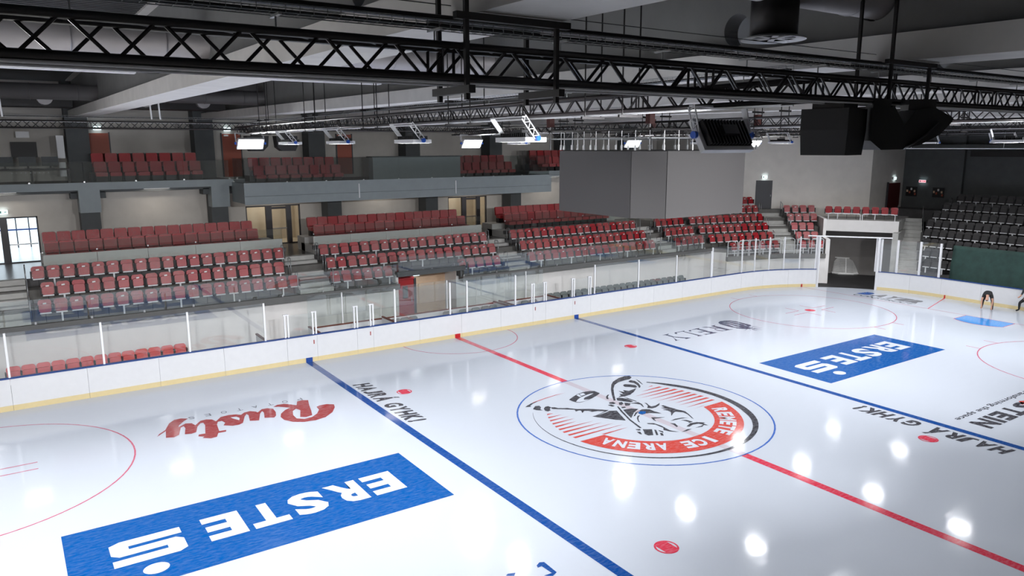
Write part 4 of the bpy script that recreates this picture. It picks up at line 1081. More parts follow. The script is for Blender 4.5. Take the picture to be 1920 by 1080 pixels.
# corner block seats: straight start then facets
def facing(p, q):
    return math.atan2(q[1]-p[1], q[0]-p[0])
CROWN = {-1: 'lowest', 0: 'second lowest', 1: 'third lowest', 2: 'fourth lowest', 3: 'fifth lowest', 4: 'highest'}
def corner_row(k, ph0, ph1, block, straight=None):
    i = 1
    if straight:
        n = int((straight[1]-straight[0])/0.56)
        for j in range(n):
            add_seat((straight[0]+0.28+j*0.56, RY+ROWR[k], ROWZ[k]), 0, f'red seat, {ORD[i]} from left in {CROWN[k]} row of {block}', f'{CROWN[k]} row seats of {block}',
                     wrap=RNG.random() < 0.6, sticker=RNG.random() < 0.5, leg=(i % 4 == 1)); i += 1
    r = ROWR[k]
    bounds = sorted({ph0, ph1, *[v for v in VPH if ph0 < v < ph1]})
    for a, c in zip(bounds, bounds[1:]):
        p, q = rp(r, a), rp(r, c)
        L = math.dist(p, q); n = int((L+0.12)/0.56)
        for j in range(n):
            t = (j+0.5)/n if abs(L/n-0.56) < 0.06 else (j+0.5)*0.56/L
            add_seat((p[0]+(q[0]-p[0])*t, p[1]+(q[1]-p[1])*t, ROWZ[k]), facing(p, q), f'red seat, {ORD[i]} from left in {CROWN[k]} row of {block}', f'{CROWN[k]} row seats of {block}',
                     wrap=RNG.random() < 0.6, sticker=RNG.random() < 0.5, leg=(i % 4 == 1)); i += 1
for k in (-1, 0, 1, 2, 3, 4):
    corner_row(k, 6 if k == -1 else (18 if k == 4 else 8 if k == 3 else 1), 28.3, 'the curved block', (18.3, 21.2) if k in (0, 1, 2) else None)
for k in (-1, 0, 1, 2, 3):
    corner_row(k, 35.5, 45, 'the small left of tunnel')
p, q = rp(13.75, 47), rp(13.75, 67.5)
L = math.dist(p, q); n = int(L/0.545)
for j in range(n):
    t = (j+0.5)/n
    add_seat((p[0]+(q[0]-p[0])*t, p[1]+(q[1]-p[1])*t, 4.2), facing(p, q), f'red seat, {ORD[j+1]} from left in the single row above the tunnel', 'seats above the tunnel', leg=(j % 4 == 1))
# dark seats at the end
ENDROW = {-2: 'lowest', -1: 'second lowest', 0: 'third lowest', 1: 'fourth lowest', 2: 'fifth lowest', 3: 'sixth lowest', 4: 'seventh lowest', 5: 'highest'}
for k, y0 in ((-2, 6.5), (-1, 7.0), (0, 7.55), (1, 7.95), (2, 8.25), (3, 8.3), (4, 8.1), (5, 7.6)):
    for i in range(15 if k >= 0 else 8):
        s = add_seat((EXK(k), y0-0.2-i*0.52, EZ(k)), -PI/2, f'dark grey seat, {ORD[i+1]} from the end stairs in {ENDROW[k]} row', f'dark end seats, {ENDROW[k]} row', '_dark', leg=(i % 2 == 0))
# low seats behind the boards
for i in range(13):
    add_seat((-18.53+0.5*i, 15.15, 0.25), 0, f'low bright red seat behind the left boards, {ORD[i+1]} from left', 'low red seats behind the left boards', '_low', leg=(i % 4 == 1))
for i in range(22):
    add_seat((7.35+0.51*i, 15.2, 0.22), 0, f'low grey seat behind the right boards, {ORD[i+1]} from left', 'low grey seats behind the right boards', '_grey', leg=(i % 4 == 1))
for i, x in enumerate((-2.75, -2.25, -1.8, 0.15, 1.1, 1.85, 2.45, 2.95, 5.0, 5.6)):
    add_seat((x, 14.35, 0.22), 0, f'grey bench seat inside the players boxes, {ORD[i+1]} from left', 'grey bench seats in the boxes', '_grey', wrap=(i % 3 == 0))
# padded seats on the platform behind
def platform(label, x0, x1, parapet=True):
    pf = thing('seat_platform', label, 'platform', ((x0+x1)/2, 18.8, 4.0))
    w = (x1-x0)/2
    MB().box(-w, w, 0.0, 2.0, 0.0, 0.40).build('lower_deck', 'concrete', pf)
    MB().box(-w, w, 1.45, 2.6, 0.0, 0.72).build('upper_deck', 'concrete', pf)
    MB().box(-w-0.1, w+0.1, -0.12, 0.06, 0.25, 0.45).build('edge', 'slab_edge', pf)
    n = max(2, round(2*w/1.9))
    for i in range(n):
        if parapet:
            MB().box(-w+2*w*i/n+0.01, -w+2*w*(i+1)/n-0.01, 0.08, 0.14, 0.42, 0.90).build('parapet_panel', 'wall_white', pf)
        o = MB().box(-w+2*w*i/n+0.01, -w+2*w*(i+1)/n-0.01, 0.02, 0.034, 0.45, 1.42).build('pane', 'glass_bal', pf)
        MB().box(-w+2*w*i/n-0.025, -w+2*w*i/n+0.025, 0.0, 0.05, 1.0, 1.06).build('clamp', 'steel', pf)
    return pf
platform('raised platform with white parapet and glass, far left padded rows', -17.0, -6.75)
platform('raised platform with white parapet and glass, middle padded rows', -5.15, 5.0)
platform('raised platform with dark front, padded rows left of scoreboard', 6.6, 16.6, False)
for nm, x0, x1 in (('left', -16.9, -7.3), ('middle', -4.75, 4.75), ('right', 7.3, 15.8)):
    for row, (y, z) in (('front', (19.75, 4.40)), ('rear', (20.75, 4.72))):
        n = int((x1-x0)/0.58)
        for i in range(n):
            padded_seat((x0+0.3+i*0.58, y, z), 0, f'plastic wrapped red padded seat, {ORD[i+1]} from left, {row} row of {nm} platform', f'wrapped padded seats on {nm} platform', RNG.random() < 0.8)
for nm, x0, n, y, z in (('first balcony group', -14.3, 8, 23.55, 7.75), ('second balcony group', -6.7, 8, 23.3, 7.45), ('third balcony group', 5.3, 8, 23.3, 7.45), ('fourth balcony group', 12.6, 5, 23.55, 7.75)):
    for row, dy, dz in (('front', 0, 0), ('rear', 0.95, 0.42)):
        for i in range(n):
            padded_seat((x0+0.3+i*0.63, y+dy, z+dz), 0, f'wrapped red padded seat, {ORD[i+1]} from left, {row} row of {nm}', f'balcony seats, {nm}', RNG.random() < 0.6)
    pf = struct(MB().box(x0-0.1, x0+n*0.63+0.1, y+0.6, y+1.6, z-0.1, z+0.42).build('floor_balcony_step', 'teal_dark'), f'dark step under the {nm} of seats', 'step')
balustrade('clear glass balustrade on the left balcony edge', [(-21.5, 22.55), (-8.2, 22.55)], 7.72, 8.75, 2.2)
balustrade('clear glass balustrade on the middle balcony edge', [(-8.0, 22.5), (-8.0, 20.32), (11.0, 20.32), (11.0, 22.5)], 7.55, 8.85, 2.2)

# ================================================================== ROOF
ROOFZ = 12.75
RF = struct(MB().box(-22.2, 39.4, -26.2, 26.8, ROOFZ, ROOFZ+0.15).build('ceiling', 'deck'), 'dark roof deck of ribbed steel sheet', 'ceiling')
b = MB()
for i in range(220):
    y = -26 + i*0.24
    b.box(-22.2, 39.3, y, y+0.12, ROOFZ-0.07, ROOFZ)
o = b.build('deck_ribs', 'deck', RF); o['kind'] = 'stuff'
bz = lambda y: 10.60 + 0.011*y
BEAMX = [-20.9, -14.6, -8.35, -2.1, 4.15, 10.4, 16.65, 22.9, 29.15, 35.4]
HOLES = [(-12.75, 0.30), (-10.5, 0.245), (-3.3, 0.30), (14.6, 0.32)]
for i, x in enumerate(BEAMX):
    bm = struct(MB().add(
        [(x+sx*0.42, y, bz(y)+dz) for y in (-26, 26.5) for sx, dz in ((-1, 0), (1, 0), (1, 0.34), (-1, 0.34))],
        [(0,1,2,3),(7,6,5,4),(0,4,5,1),(1,5,6,2),(2,6,7,3),(3,7,4,0)]).build(f'trim_beam_{i+1}', 'beam'), f'concrete roof beam, {ORD[i+1]} from the left', 'beam')
    # web with round service openings
    ys = [-26] + [h[0] for h in HOLES] + [26.5]
    b = MB()
    zt = ROOFZ-0.12
    t = 0.16
    edges = []
    cur = -26
    for (hy, hr) in HOLES:
        a0, a1 = hy-hr, hy+hr
        b.add([(x+s*t, y, z) for s in (-1, 1) for y, z in ((cur, bz(cur)+0.3), (a0, bz(a0)+0.3), (a0, zt), (cur, zt))], [(0,1,2,3),(7,6,5,4)])
        hc = 11.32 if hy < 10 else 11.45
        if hy == -10.5: hc = 11.18
        N = 24
        for s in (-1, 1):
            vs, fs = [], []
            for k in range(N+1):
                th = PI*k/N
                yy = hy - hr*math.cos(th)
                vs += [(x+s*t, yy, zt), (x+s*t, yy, hc+hr*math.sin(th)), (x+s*t, yy, hc-hr*math.sin(th)), (x+s*t, yy, bz(yy)+0.3)]
            for k in range(N):
                fs += [(4*k, 4*k+1, 4*k+5, 4*k+4), (4*k+2, 4*k+3, 4*k+7, 4*k+6)]
            b.add(vs, fs)
        vs, fs = [], []
        for k in range(48):
            th = 2*PI*k/48
            vs += [(x-t, hy+hr*math.cos(th), hc+hr*math.sin(th)), (x+t, hy+hr*math.cos(th), hc+hr*math.sin(th))]
        for k in range(48):
            j = (k+1) % 48
            fs.append((2*k, 2*j, 2*j+1, 2*k+1))
        b.add(vs, fs)
        cur = a1
    b.add([(x+s*t, y, z) for s in (-1, 1) for y, z in ((cur, bz(cur)+0.3), (26.5, bz(26.5)+0.3), (26.5, zt), (cur, zt))], [(0,1,2,3),(7,6,5,4)])
    b.build('web', 'web', bm)
    MB().box(x-0.38, x+0.38, -26, 26.5, zt, ROOFZ-0.02).build('top_flange', 'beam', bm)
# purlins along the hall between the beams
for j, y in enumerate((-20.0, 1.6)):
    for i in range(len(BEAMX)-1):
        if BEAMX[i] > 24: continue
        p = struct(MB().box(BEAMX[i]+0.17, BEAMX[i+1]-0.17, y-0.12, y+0.12, 11.16, 11.55).build('trim_purlin', 'purlin'), f'grey box purlin, {ORD[j+1]} row from the near side, bay {ORD[i+1]} from left', 'purlin')
        MB().box(BEAMX[i]+0.19, BEAMX[i+1]-0.7, y-0.15, y+0.15, 11.13, 11.16).build('bottom_flange', 'white_paint', p)
# ducts
def duct(label, y, z, r, x0, x1, m='duct'):
    d = thing('air_duct', label, 'duct', ((x0+x1)/2, y, z))
    L = (x1-x0)/2
    MB().tube((-L, 0, 0), (L, 0, 0), r, 28).build('pipe', m, d, True)
    n = int((x1-x0)/1.5)
    for i in range(n+1):
        xx = -L + 2*L*i/max(1, n)
        MB().tube((xx-0.015, 0, 0), (xx+0.015, 0, 0), r+0.012, 28).build('seam', m, d, True)
    return d
duct('long round grey air duct running behind the near truss', -3.3, 11.32, 0.28, -21.5, 34)
duct('round air duct high above the far seats', 14.6, 11.45, 0.29, -21.5, 30, 'duct_dark')
dn = duct('round air duct with a vertical outlet near the camera', -12.75, 11.30, 0.255, -13.6, 30)
o = MB().tube((0, 0, 0), (0, 0, -0.52), 0.27, 28).build('outlet_pipe', 'black', dn, True); o.location = (-10.55-dn.location.x, 0, -0.1)
b = MB()
N = 32
vs = []
for rr, zz in ((0.28, 0), (0.37, -0.03), (0.37, -0.045), (0.25, -0.03)):
    vs += [(rr*math.cos(2*PI*k/N), rr*math.sin(2*PI*k/N), zz) for k in range(N)]
b.add(vs, [(q*N+k, q*N+(k+1) % N, (q+1)*N+(k+1) % N, (q+1)*N+k) for q in range(3) for k in range(N)])
o = b.build('diffuser_rim', 'galv', dn); o.location = (-10.55-dn.location.x, 0, -0.62)
for k in range(8):
    a = 2*PI*k/8
    o = MB().bar((0.05*math.cos(a), 0.05*math.sin(a), 0), (0.26*math.cos(a), 0.26*math.sin(a), 0), 0.07, 0.006).build('diffuser_vane', 'galv', dn); o.location = (-10.55-dn.location.x, 0, -0.645)
for (x, y, l) in ((-17.5, 17.5, 'left'), (-11.3, 17.5, 'right')):
    d = thing('air_handling_unit', f'dark air handling unit under the roof, {l} of the two', 'air unit', (x, 19.5, 11.0))
    MB().box(-2.2, 2.2, -0.8, 0.8, 0.1, 1.0).build('casing', 'black', d)
    for xx in (-1.2, 1.2):
        MB().tube((xx, -0.8, 0.45), (xx, -1.1, 0.45), 0.3, 16).build('outlet', 'duct', d)
for i, (x, y) in enumerate(((-17.9, 12.5), (-13.2, 13.0), (-12.9, 13.0))):
    h = thing('hanging_tube', f'white hanging tube over the far truss, {ORD[i+1]} from left', 'tube', (x, y, 10.45))
    MB().tube((0, 0, 0.0), (-0.03, 0, 0.75), 0.03).build('tube', 'white_paint', h)

# ================================================================== TRUSSES
TZ0, TZ1, TH = 9.955, 10.195, 0.12
def truss(label, axis, c, s0, s1, zoff=0.0, detail=None, pitch=0.53):
    """box truss along axis ('x' or 'y') at the cross coordinate c"""
    P = (lambda s, q, z: (s, c+q, z)) if axis == 'x' else (lambda s, q, z: (c+q, s, z))
    mid = (s0+s1)/2
    t = thing('lighting_truss', label, 'truss', P(mid, 0, TZ0+zoff))
    L = Vector(t.location)
    def fix(o): o.location = -L; return o
    z0, z1 = TZ0+zoff, TZ1+zoff
    for q in (-TH, TH):
        for z in (z0, z1):
            fix(MB().tube(P(s0, q, z), P(s1, q, z), 0.031, 8).build('chord', 'truss', t, True))
    n = int((s1-s0)/pitch)
    rest = MB()
    d1 = Vector(P(pitch/2-0.03, 0, TZ1-TZ0)) - Vector(P(0, 0, 0)); 
    b_up = MB().tube((0, 0, 0), d1, 0.0135, 6).mesh('brace', 'truss')
    d2 = Vector(P(pitch/2-0.03, 0, -(TZ1-TZ0))) - Vector(P(0, 0, 0))
    b_dn = MB().tube((0, 0, 0), d2, 0.0135, 6).mesh('brace', 'truss')
    for i in range(n):
        s = s0 + i*pitch
        for q in (-TH, TH):
            sh = 0 if q < 0 else pitch/2
            if detail and detail[0] <= s <= detail[1]:
                o = link('brace', b_up, t); o.location = Vector(P(s+0.015+sh, q, z0)) - L
                o = link('brace', b_dn, t); o.location = Vector(P(s+pitch/2+0.015+sh, q, z1)) - L
            else:
                rest.tube(P(s+0.015+sh, q, z0), P(s+pitch/2-0.015+sh, q, z1), 0.0135, 5, caps=False)
                rest.tube(P(s+pitch/2+0.015+sh, q, z1), P(s+pitch-0.015+sh, q, z0), 0.0135, 5, caps=False)
        for z in (z0, z1):
            rest.tube(P(s, -TH, z), P(s+pitch/2, TH, z), 0.0115, 5, caps=False)
            rest.tube(P(s+pitch/2, TH, z), P(s+pitch, -TH, z), 0.0115, 5, caps=False)
    k = s0
    while k <= s1:                      # coupling frames every three metres
        for q in (-TH, TH):
            rest.tube(P(k, q, z0), P(k, q, z1), 0.014, 6); rest.tube(P(k+0.1, q, z0), P(k+0.1, q, z1), 0.014, 6)
        k += 3.0
    o = fix(rest.build('lacing', 'truss', t)); o['kind'] = 'stuff'
    return t
truss('long black box truss crossing the top of the view', 'x', -13.2, -21.3, 27, 0, (-19, -3))
truss('black box truss along the far side of the rink', 'x', 13.4, -21.3, 27, 0.16, None)
truss('black cross truss with floodlights, nearest one in view', 'y', -10, -13.0, 13.2, 0, (-13, 2))
truss('black cross truss with floodlights above the centre line', 'y', 0, -13.0, 13.2)
truss('black cross truss with floodlights beyond the scoreboard', 'y', 10, -13.0, 13.2)
truss('black cross truss with floodlights over the far end zone', 'y', 20, -13.0, 13.2)
truss('black cross truss left of the view over the near end zone', 'y', -20, -13.0, 13.2)
truss('black box truss at the far end above the end boards', 'y', 27, -13.0, 13.2)
for lab, axis, c, s0, s1, zo in (('pair of white conduits clipped under the near truss', 'x', -13.2, -21.2, 26.5, 0), ('pair of white conduits clipped under the nearest cross truss', 'y', -10, -12.6, 12.8, 0),
                                 ('pair of white conduits clipped under the centre cross truss', 'y', 0, -12.6, 12.8, 0), ('pair of white conduits clipped on the far side truss', 'x', 13.4, -21.2, 26.5, 0.42)):
    P = (lambda s, q, zz: (s, c+q, zz)) if axis == 'x' else (lambda s, q, zz: (c+q, s, zz))
    t = thing('conduit_pair', lab, 'conduit', P((s0+s1)/2, 0, TZ0-0.04+zo))
    for q in (-0.12, 0.12):
        o = MB().tube(P(s0, q, TZ0-0.042+zo), P(s1, q, TZ0-0.042+zo), 0.011, 6).build('conduit', 'white_paint', t); o.location = -Vector(t.location)
# cable tray along the near truss and above the cross truss
def tray(label, axis, c, s0, s1, z, w=0.16):
    P = (lambda s, q, zz: (s, c+q, zz)) if axis == 'x' else (lambda s, q, zz: (c+q, s, zz))
    t = thing('cable_tray', label, 'cable tray', P((s0+s1)/2, 0, z))
    L = Vector(t.location)
    b = MB()
    for q in (-w/2, 0, w/2):
        b.tube(P(s0, q, z), P(s1, q, z), 0.004, 4, caps=False)
    for q in (-w/2, w/2):
        b.tube(P(s0, q, z+0.06), P(s1, q, z+0.06), 0.004, 4, caps=False)
    n = int((s1-s0)/0.1)
    for i in range(n):
        s = s0+i*0.1
        b.tube(P(s, -w/2, z), P(s, w/2, z), 0.003, 3, caps=False)
        b.tube(P(s, -w/2, z), P(s, -w/2, z+0.06), 0.003, 3, caps=False); b.tube(P(s, w/2, z), P(s, w/2, z+0.06), 0.003, 3, caps=False)
    o = b.build('mesh_tray', 'galv', t); o.location = -L
    for j, q in enumerate((-0.05, -0.02, 0.01, 0.04)):
        o = MB().tube(P(s0, q, z+0.016), P(s1, q, z+0.016), 0.009, 5).build('cable', 'black', t); o.location = -L
    k = s0+0.7
    while k < s1:
        o = MB().bar(P(k, -w/2-0.03, z-0.01), P(k, w/2+0.02, z-0.01), 0.025, 0.018).build('support_arm', 'galv', t); o.location = -L
        o = MB().tube(P(k, 0, z-0.01), P(k, 0, z-0.13), 0.008, 5).build('drop_rod', 'galv', t); o.location = -L
        k += 1.25
    return t
tray('wire cable tray carried above the near truss', 'x', -13.2, -21, 20, 10.33)
tray('wire cable tray carried above the nearest cross truss', 'y', -10, -12.6, 12.8, 10.33)
tray('wire cable tray carried above the far side truss', 'x', 13.4, -21, 26, 10.50)
pp = thing('conduit_pipe', 'black conduit pipe running above the near cable tray', 'pipe', (0, -13.05, 10.44))
MB().tube((-21, 0, 0), (20, 0, 0), 0.028, 8).build('pipe', 'black', pp)
pp = thing('safety_cable', 'thin dark safety wire above the near conduit', 'wire', (0, -12.98, 10.56))
MB().tube((-21, 0, 0), (20, 0, 0), 0.004, 4).build('wire', 'black', pp)
# hanger cradles of the near truss under the roof beams
for i, x in enumerate((-14.68, -8.7, -2.18, 4.07, 10.32)):
    h = thing('truss_cradle', f'black hanger cradle holding the near truss, {ORD[i+1]} from left', 'hanger', (x, -13.2, 10.3))
    for sx in (-0.46, 0.42):
        for sy, ztop in ((-0.22, 2.3 if sx < 0 else 0.14), (0.22, 2.3 if sx < 0 else 0.14)):
            MB().bar((sx, sy, -0.52), (sx, sy, ztop), 0.035).build('rod', 'black', h)
        MB().bar((sx, -0.3, -0.44), (sx, 0.3, -0.44), 0.06, 0.06).build('lower_bar', 'black', h)
    for sy in (-0.22, 0.22):
        MB().bar((-0.56, sy, 0.11), (0.55, sy, 0.11), 0.06, 0.055).build('upper_bar', 'black', h)
# paired drop rods of the cross trusses
for x, nm in ((-10, 'nearest cross truss'), (0, 'centre cross truss'), (10, 'third cross truss'), (20, 'fourth cross truss')):
    for i, y in enumerate((9.2, 4.3, -0.2, -4.75, -9.3)):
        h = thing('drop_rods', f'black drop rods of the {nm}, {ORD[i+1]} set from the far side', 'hanger', (x, y, TZ0))
        for sy in (-0.45, 0.45):
            for sx in (-0.17, 0.17):
                MB().tube((sx, sy, -0.1), (sx, sy, 0.62 if x == 10 else 2.68), 0.013, 6).build('rod', 'black', h)
            MB().bar((-0.24, sy, -0.08), (0.24, sy, -0.08), 0.04).build('lower_bar', 'black', h)
            MB().bar((-0.24, sy, 0.40), (0.24, sy, 0.40), 0.05).build('upper_bar', 'black', h)

# ================================================================== FLOODLIGHTS
def lattice_plate(b, p, q, w):
    """flat arm with triangular cut-outs between p and q (in the yz plane offset by w/2 in y)"""
    p, q = Vector(p), Vector(q)
    d = (q-p).normalized(); s = Vector((0, d.z, -d.y)) if abs(d.x) < 0.9 else Vector((0, 1, 0))
    s = Vector((0, 1, 0)) - d*d.dot(Vector((0, 1, 0))); s.normalize()
    a, c = p+s*w/2, q+s*w/2
    e, g = p-s*w/2, q-s*w/2
    b.bar(a, c, 0.016, 0.018); b.bar(e, g, 0.016, 0.018)
    n = 6
    for i in range(n):
        u = p.lerp(q, i/n); v = p.lerp(q, (i+1)/n)
        sg = 1 if i % 2 else -1
        b.bar(u+s*w/2*sg, v-s*w/2*sg, 0.012, 0.012)
LM = {}
def lamp_meshes():
    b = MB(); b.box(-0.50, 0.50, -0.24, 0.24, -0.02, 0.02)
    b.box(-0.50, 0.50, -0.24, -0.215, -0.065, -0.02); b.box(-0.50, 0.50, 0.215, 0.24, -0.065, -0.02)
    b.box(-0.50, -0.475, -0.215, 0.215, -0.065, -0.02); b.box(0.475, 0.50, -0.215, 0.215, -0.065, -0.02); LM['panel'] = b.mesh('panel', 'lampbody')
    b = MB()
    for i in range(14):
        b.box(-0.42+i*0.063, -0.40+i*0.063, -0.18, 0.18, 0.02, 0.10)
    b.box(-0.43, 0.45, -0.18, 0.18, 0.02, 0.035); LM['heat_sink'] = b.mesh('heat_sink', 'heatsink')
    b = MB(); b.box(-0.44, 0.44, -0.19, 0.19, -0.032, -0.026); LM['lens'] = b.mesh('lens', 'lens')
    b = MB(); b.box(-0.15, 0.15, -0.07, 0.07, 0.10, 0.16); LM['driver'] = b.mesh('driver', 'heatsink')
lamp_meshes()
def floodlight(x, y, tilt, label, yaw=0.0):
    f = thing('floodlight', label, 'floodlight', (x, y, 9.56), 0.0 if tilt else R(90), 'LED floodlights hung on the trusses')
    # panel carries lens, heat sink, driver
    pn = link('panel', LM['panel'], f); pn.rotation_euler = (R(tilt), 0, 0)
    link('lens', LM['lens'], pn); link('heat_sink', LM['heat_sink'], pn); link('driver', LM['driver'], pn)
    s = 0.10 if tilt else 0.30
    b = MB(); lattice_plate(b, (-0.53, 0.0, 0.02), (-0.53, s, 0.38), 0.11); b.build('yoke_arm', 'lampbody', f)
    b = MB(); b.bar((0.53, 0.0, 0.02), (0.53, s, 0.38), 0.02, 0.09, (0, 1, 0)); b.build('yoke_arm', 'lampbody', f)
    MB().bar((-0.54, s, 0.38), (0.54, s, 0.38), 0.07, 0.025).build('yoke_bar', 'lampbody', f)
    MB().tube((0, s, 0.38), (0, 0.11, 0.405), 0.02).build('clamp', 'steel', f)
    MB().tube((0.54, 0, 0.0), (0.60, 0, 0.0), 0.05, 14).build('knob', 'knob_blue', f)
    MB().tube((-0.54, 0, 0.0), (-0.59, 0, 0.0), 0.05, 14).build('knob', 'knob_blue', f)
    L = bpy.data.lights.new('flood', 'AREA')
    L.shape = 'RECTANGLE'; L.size = 0.88; L.size_y = 0.38
    L.energy = LAMP_W*(2.7 if tilt > 0 else 1.15 if tilt else 0.95); L.color = LAMP_COL
    L.spread = R(92 if tilt else 140)
    lo = link('flood', L, pn, (0, 0, -0.045))
    return f
ROWL = {-20: 'row left of the view', -10: 'nearest row', 0: 'row above the centre line', 10: 'row beyond the scoreboard', 20: 'row over the far end'}
for x in (-20, -10, 0, 10, 20):
    for i, y in enumerate((11.6, 6.8, 2.3, -2.25, -6.75, -11.6)):
        if x == 0:
            if i in (2, 3): continue          # the scoreboard hangs here
            y = {1: 7.8, 4: -7.8}.get(i, y)
        tilt = {0: -52, 5: 60}.get(i, 0)
        floodlight(x, y, tilt, f'white LED floodlight, {ORD[i+1 if x or i < 2 else i-1]} from the far side in the {ROWL[x]}')
for i, y in enumerate((9.3, 4.7, -4.7, -9.3)):
    floodlight(27, y, 0, f'white LED floodlight, {ORD[i+1]} from the far side on the end truss')
# lamps under the balcony soffit
for i, x in enumerate((-18.2, -11.7, -5.55, 0.8, 7.1, 13.4, 19.5)):
    f = thing('soffit_lamp', f'slim lamp under the balcony soffit, {ORD[i+1]} from left', 'lamp', (x, 22.72 if x < -8 or x > 11 else 22.86, 7.40 if x < -8 or x > 11 else 7.27))
    MB().box(-0.6, 0.6, -0.06, 0.06, -0.008, 0.02).build('housing', 'lampbody', f)
    MB().box(-0.58, 0.58, -0.05, 0.05, -0.012, -0.009).build('diffuser', 'downlight', f)
    L = bpy.data.lights.new('soffit_tube', 'AREA'); L.shape = 'RECTANGLE'; L.size = 1.1; L.size_y = 0.1; L.energy = 16; L.color = (1, 0.93, 0.84)
    link('soffit_tube', L, f, (0, 0, -0.02))

# ================================================================== SCOREBOARD
sb = thing('scoreboard', 'large grey eight-sided video scoreboard hanging over centre ice', 'scoreboard', (0, 0, 7.26))
h, w, zt = 2.5, 1.75, 2.0
oc = [(-w, -h), (w, -h), (h, -w), (h, w), (w, h), (-w, h), (-h, w), (-h, -w)]
for i in range(8):
    p, q = oc[i], oc[(i+1) % 8]
    d = (Vector(q)-Vector(p)).normalized()*0.012
    b = MB(); pv, qv = Vector(p)+d, Vector(q)-d
    nrm = Vector((d.y, -d.x)).normalized()*0.12
    b.prism([pv[:], qv[:], (qv-nrm)[:], (pv-nrm)[:]], 0, zt); b.build('led_panel', 'led', sb)
MB().prism([(x*0.96, y*0.96) for x, y in oc], 0.02, 0.06).build('underside', 'black', sb)
MB().prism([(x*0.965, y*0.965) for x, y in oc], zt-0.1, zt+0.02).build('top_plate', 'black', sb)
rg = thing('scoreboard_rig', 'square black truss rig with chains carrying the scoreboard', 'rig', (0, 0, 9.95))
for sx in (-1, 1):
    MB().bar((2.4*sx, -2.5, -0.05), (2.4*sx, 2.5, -0.05), 0.05).build('beam', 'truss', rg)
    MB().bar((-2.5, 2.4*sx, -0.05), (2.5, 2.4*sx, -0.05), 0.05).build('beam', 'truss', rg)
    MB().bar((2.4*sx, -2.5, -0.30), (2.4*sx, 2.5, -0.30), 0.04).build('beam', 'galv', rg)
    MB().bar((-2.5, 2.4*sx, -0.30), (2.5, 2.4*sx, -0.30), 0.04).build('beam', 'galv', rg)
for s in (-1, 1):
    for i in range(9):
        t = -2.4 + 4.8*i/8
        t2 = -2.4 + 4.8*(i+0.5)/8
        for (p, q, c, e) in (((t, 2.4*s), (t2, 2.4*s), (t, 2.4*s), 1), ((2.4*s, t), (2.4*s, t2), (2.4*s, t), 2)):
            MB().tube((*p, -0.05), (*q, -0.30), 0.014, 5).build('brace', 'truss', rg)
            MB().tube((*c, -0.05), (*c, -0.64), 0.012, 5).build('chain', 'chain', rg)
            MB().tube((c[0], c[1], -0.5), (c[0], c[1], -0.66), 0.035, 8).build('shackle', 'chain', rg)
for i, (x, y) in enumerate(((-2.4, -2.4), (2.4, -2.4), (-2.4, 2.4), (2.4, 2.4))):
    ho = thing('chain_hoist', f'red chain hoist above the scoreboard, {("near left", "near right", "far left", "far right")[i]} corner', 'hoist', (x, y, 10.05))
    MB().box(-0.10, 0.10, -0.09, 0.09, 0.0, 0.35).build('motor', 'hoist_red', ho)
    MB().tube((0, 0, 0.35), (0, 0, 0.52 if x < 0 else 2.6), 0.015).build('chain', 'chain', ho)
    MB().tube((0, 0, 0), (0, 0, -0.1), 0.02).build('hook', 'chain', ho)

# ================================================================== LOUDSPEAKERS
SPX = Vector((-9.28, -13.41, 9.42)); SPR = -0.595
def px2(pts): return [((x-1650)*0.0065, -(y-272)*0.0065) for x, y in pts]
sp = thing('loudspeaker', 'black box loudspeaker with tapered base, leftmost of the hanging cluster', 'speaker', SPX+Vector((-0.47, 0.31, -0.12)), SPR+R(45))
b = MB()
b.add([(-0.22, -0.24, 0), (0.30, -0.24, 0), (0.30, 0.30, 0), (-0.22, 0.30, 0), (-0.27, -0.27, 0.30), (0.30, -0.27, 0.30), (0.30, 0.30, 0.30), (-0.27, 0.30, 0.30), (-0.27, -0.27, 0.55), (0.30, -0.27, 0.55), (0.30, 0.30, 0.55), (-0.27, 0.30, 0.55)],
      [(3,2,1,0),(0,1,5,4),(1,2,6,5),(2,3,7,6),(3,0,4,7),(4,5,9,8),(5,6,10,9),(6,7,11,10),(7,4,8,11),(8,9,10,11)])
b.build('cabinet', 'speaker', sp)
MB().box(-0.2, 0.22, -0.18, 0.2, 0.55, 0.66).build('hanging_frame', 'black', sp)
sp = thing('loudspeaker', 'black wedge loudspeaker in the middle of the hanging cluster', 'speaker', SPX, SPR)
b = MB(); b.plate(px2([(1627, 203), (1668, 203), (1690, 238), (1698, 262), (1690, 280), (1648, 281), (1627, 264)]), -0.1, 0.38); b.build('cabinet', 'speaker', sp)
MB().box(-0.1, 0.12, 0.0, 0.2, 0.43, 0.55).build('hanging_frame', 'black', sp)
sp = thing('line_array_speaker', 'black curved line array with grey grille, rightmost of the hanging cluster', 'speaker', SPX, SPR)
b = MB(); b.plate(px2([(1692, 280), (1693, 242), (1716, 208), (1752, 203), (1788, 222), (1787, 229), (1766, 253), (1730, 272)]), 0.02, 0.42); b.build('cabinet', 'speaker', sp)
b = MB()
io = px2([(1687, 281), (1710, 271), (1733, 255), (1755, 231)]); oo = px2([(1722, 281), (1746, 271), (1768, 254), (1788, 230)])
for k in range(3):
    i0, i1, o0, o1 = io[k], io[k+1], oo[k], oo[k+1]
    b.add([(i0[0], -0.06, i0[1]), (i1[0], -0.06, i1[1]), (o1[0], 0.30, o1[1]), (o0[0], 0.30, o0[1]), (i0[0], -0.03, i0[1]+0.01), (i1[0], -0.03, i1[1]+0.01), (o1[0], 0.33, o1[1]+0.01), (o0[0], 0.33, o0[1]+0.01)],
          [(0,1,2,3),(7,6,5,4),(0,4,5,1),(1,5,6,2),(2,6,7,3),(3,7,4,0)])
b.build('grille', 'grille', sp)
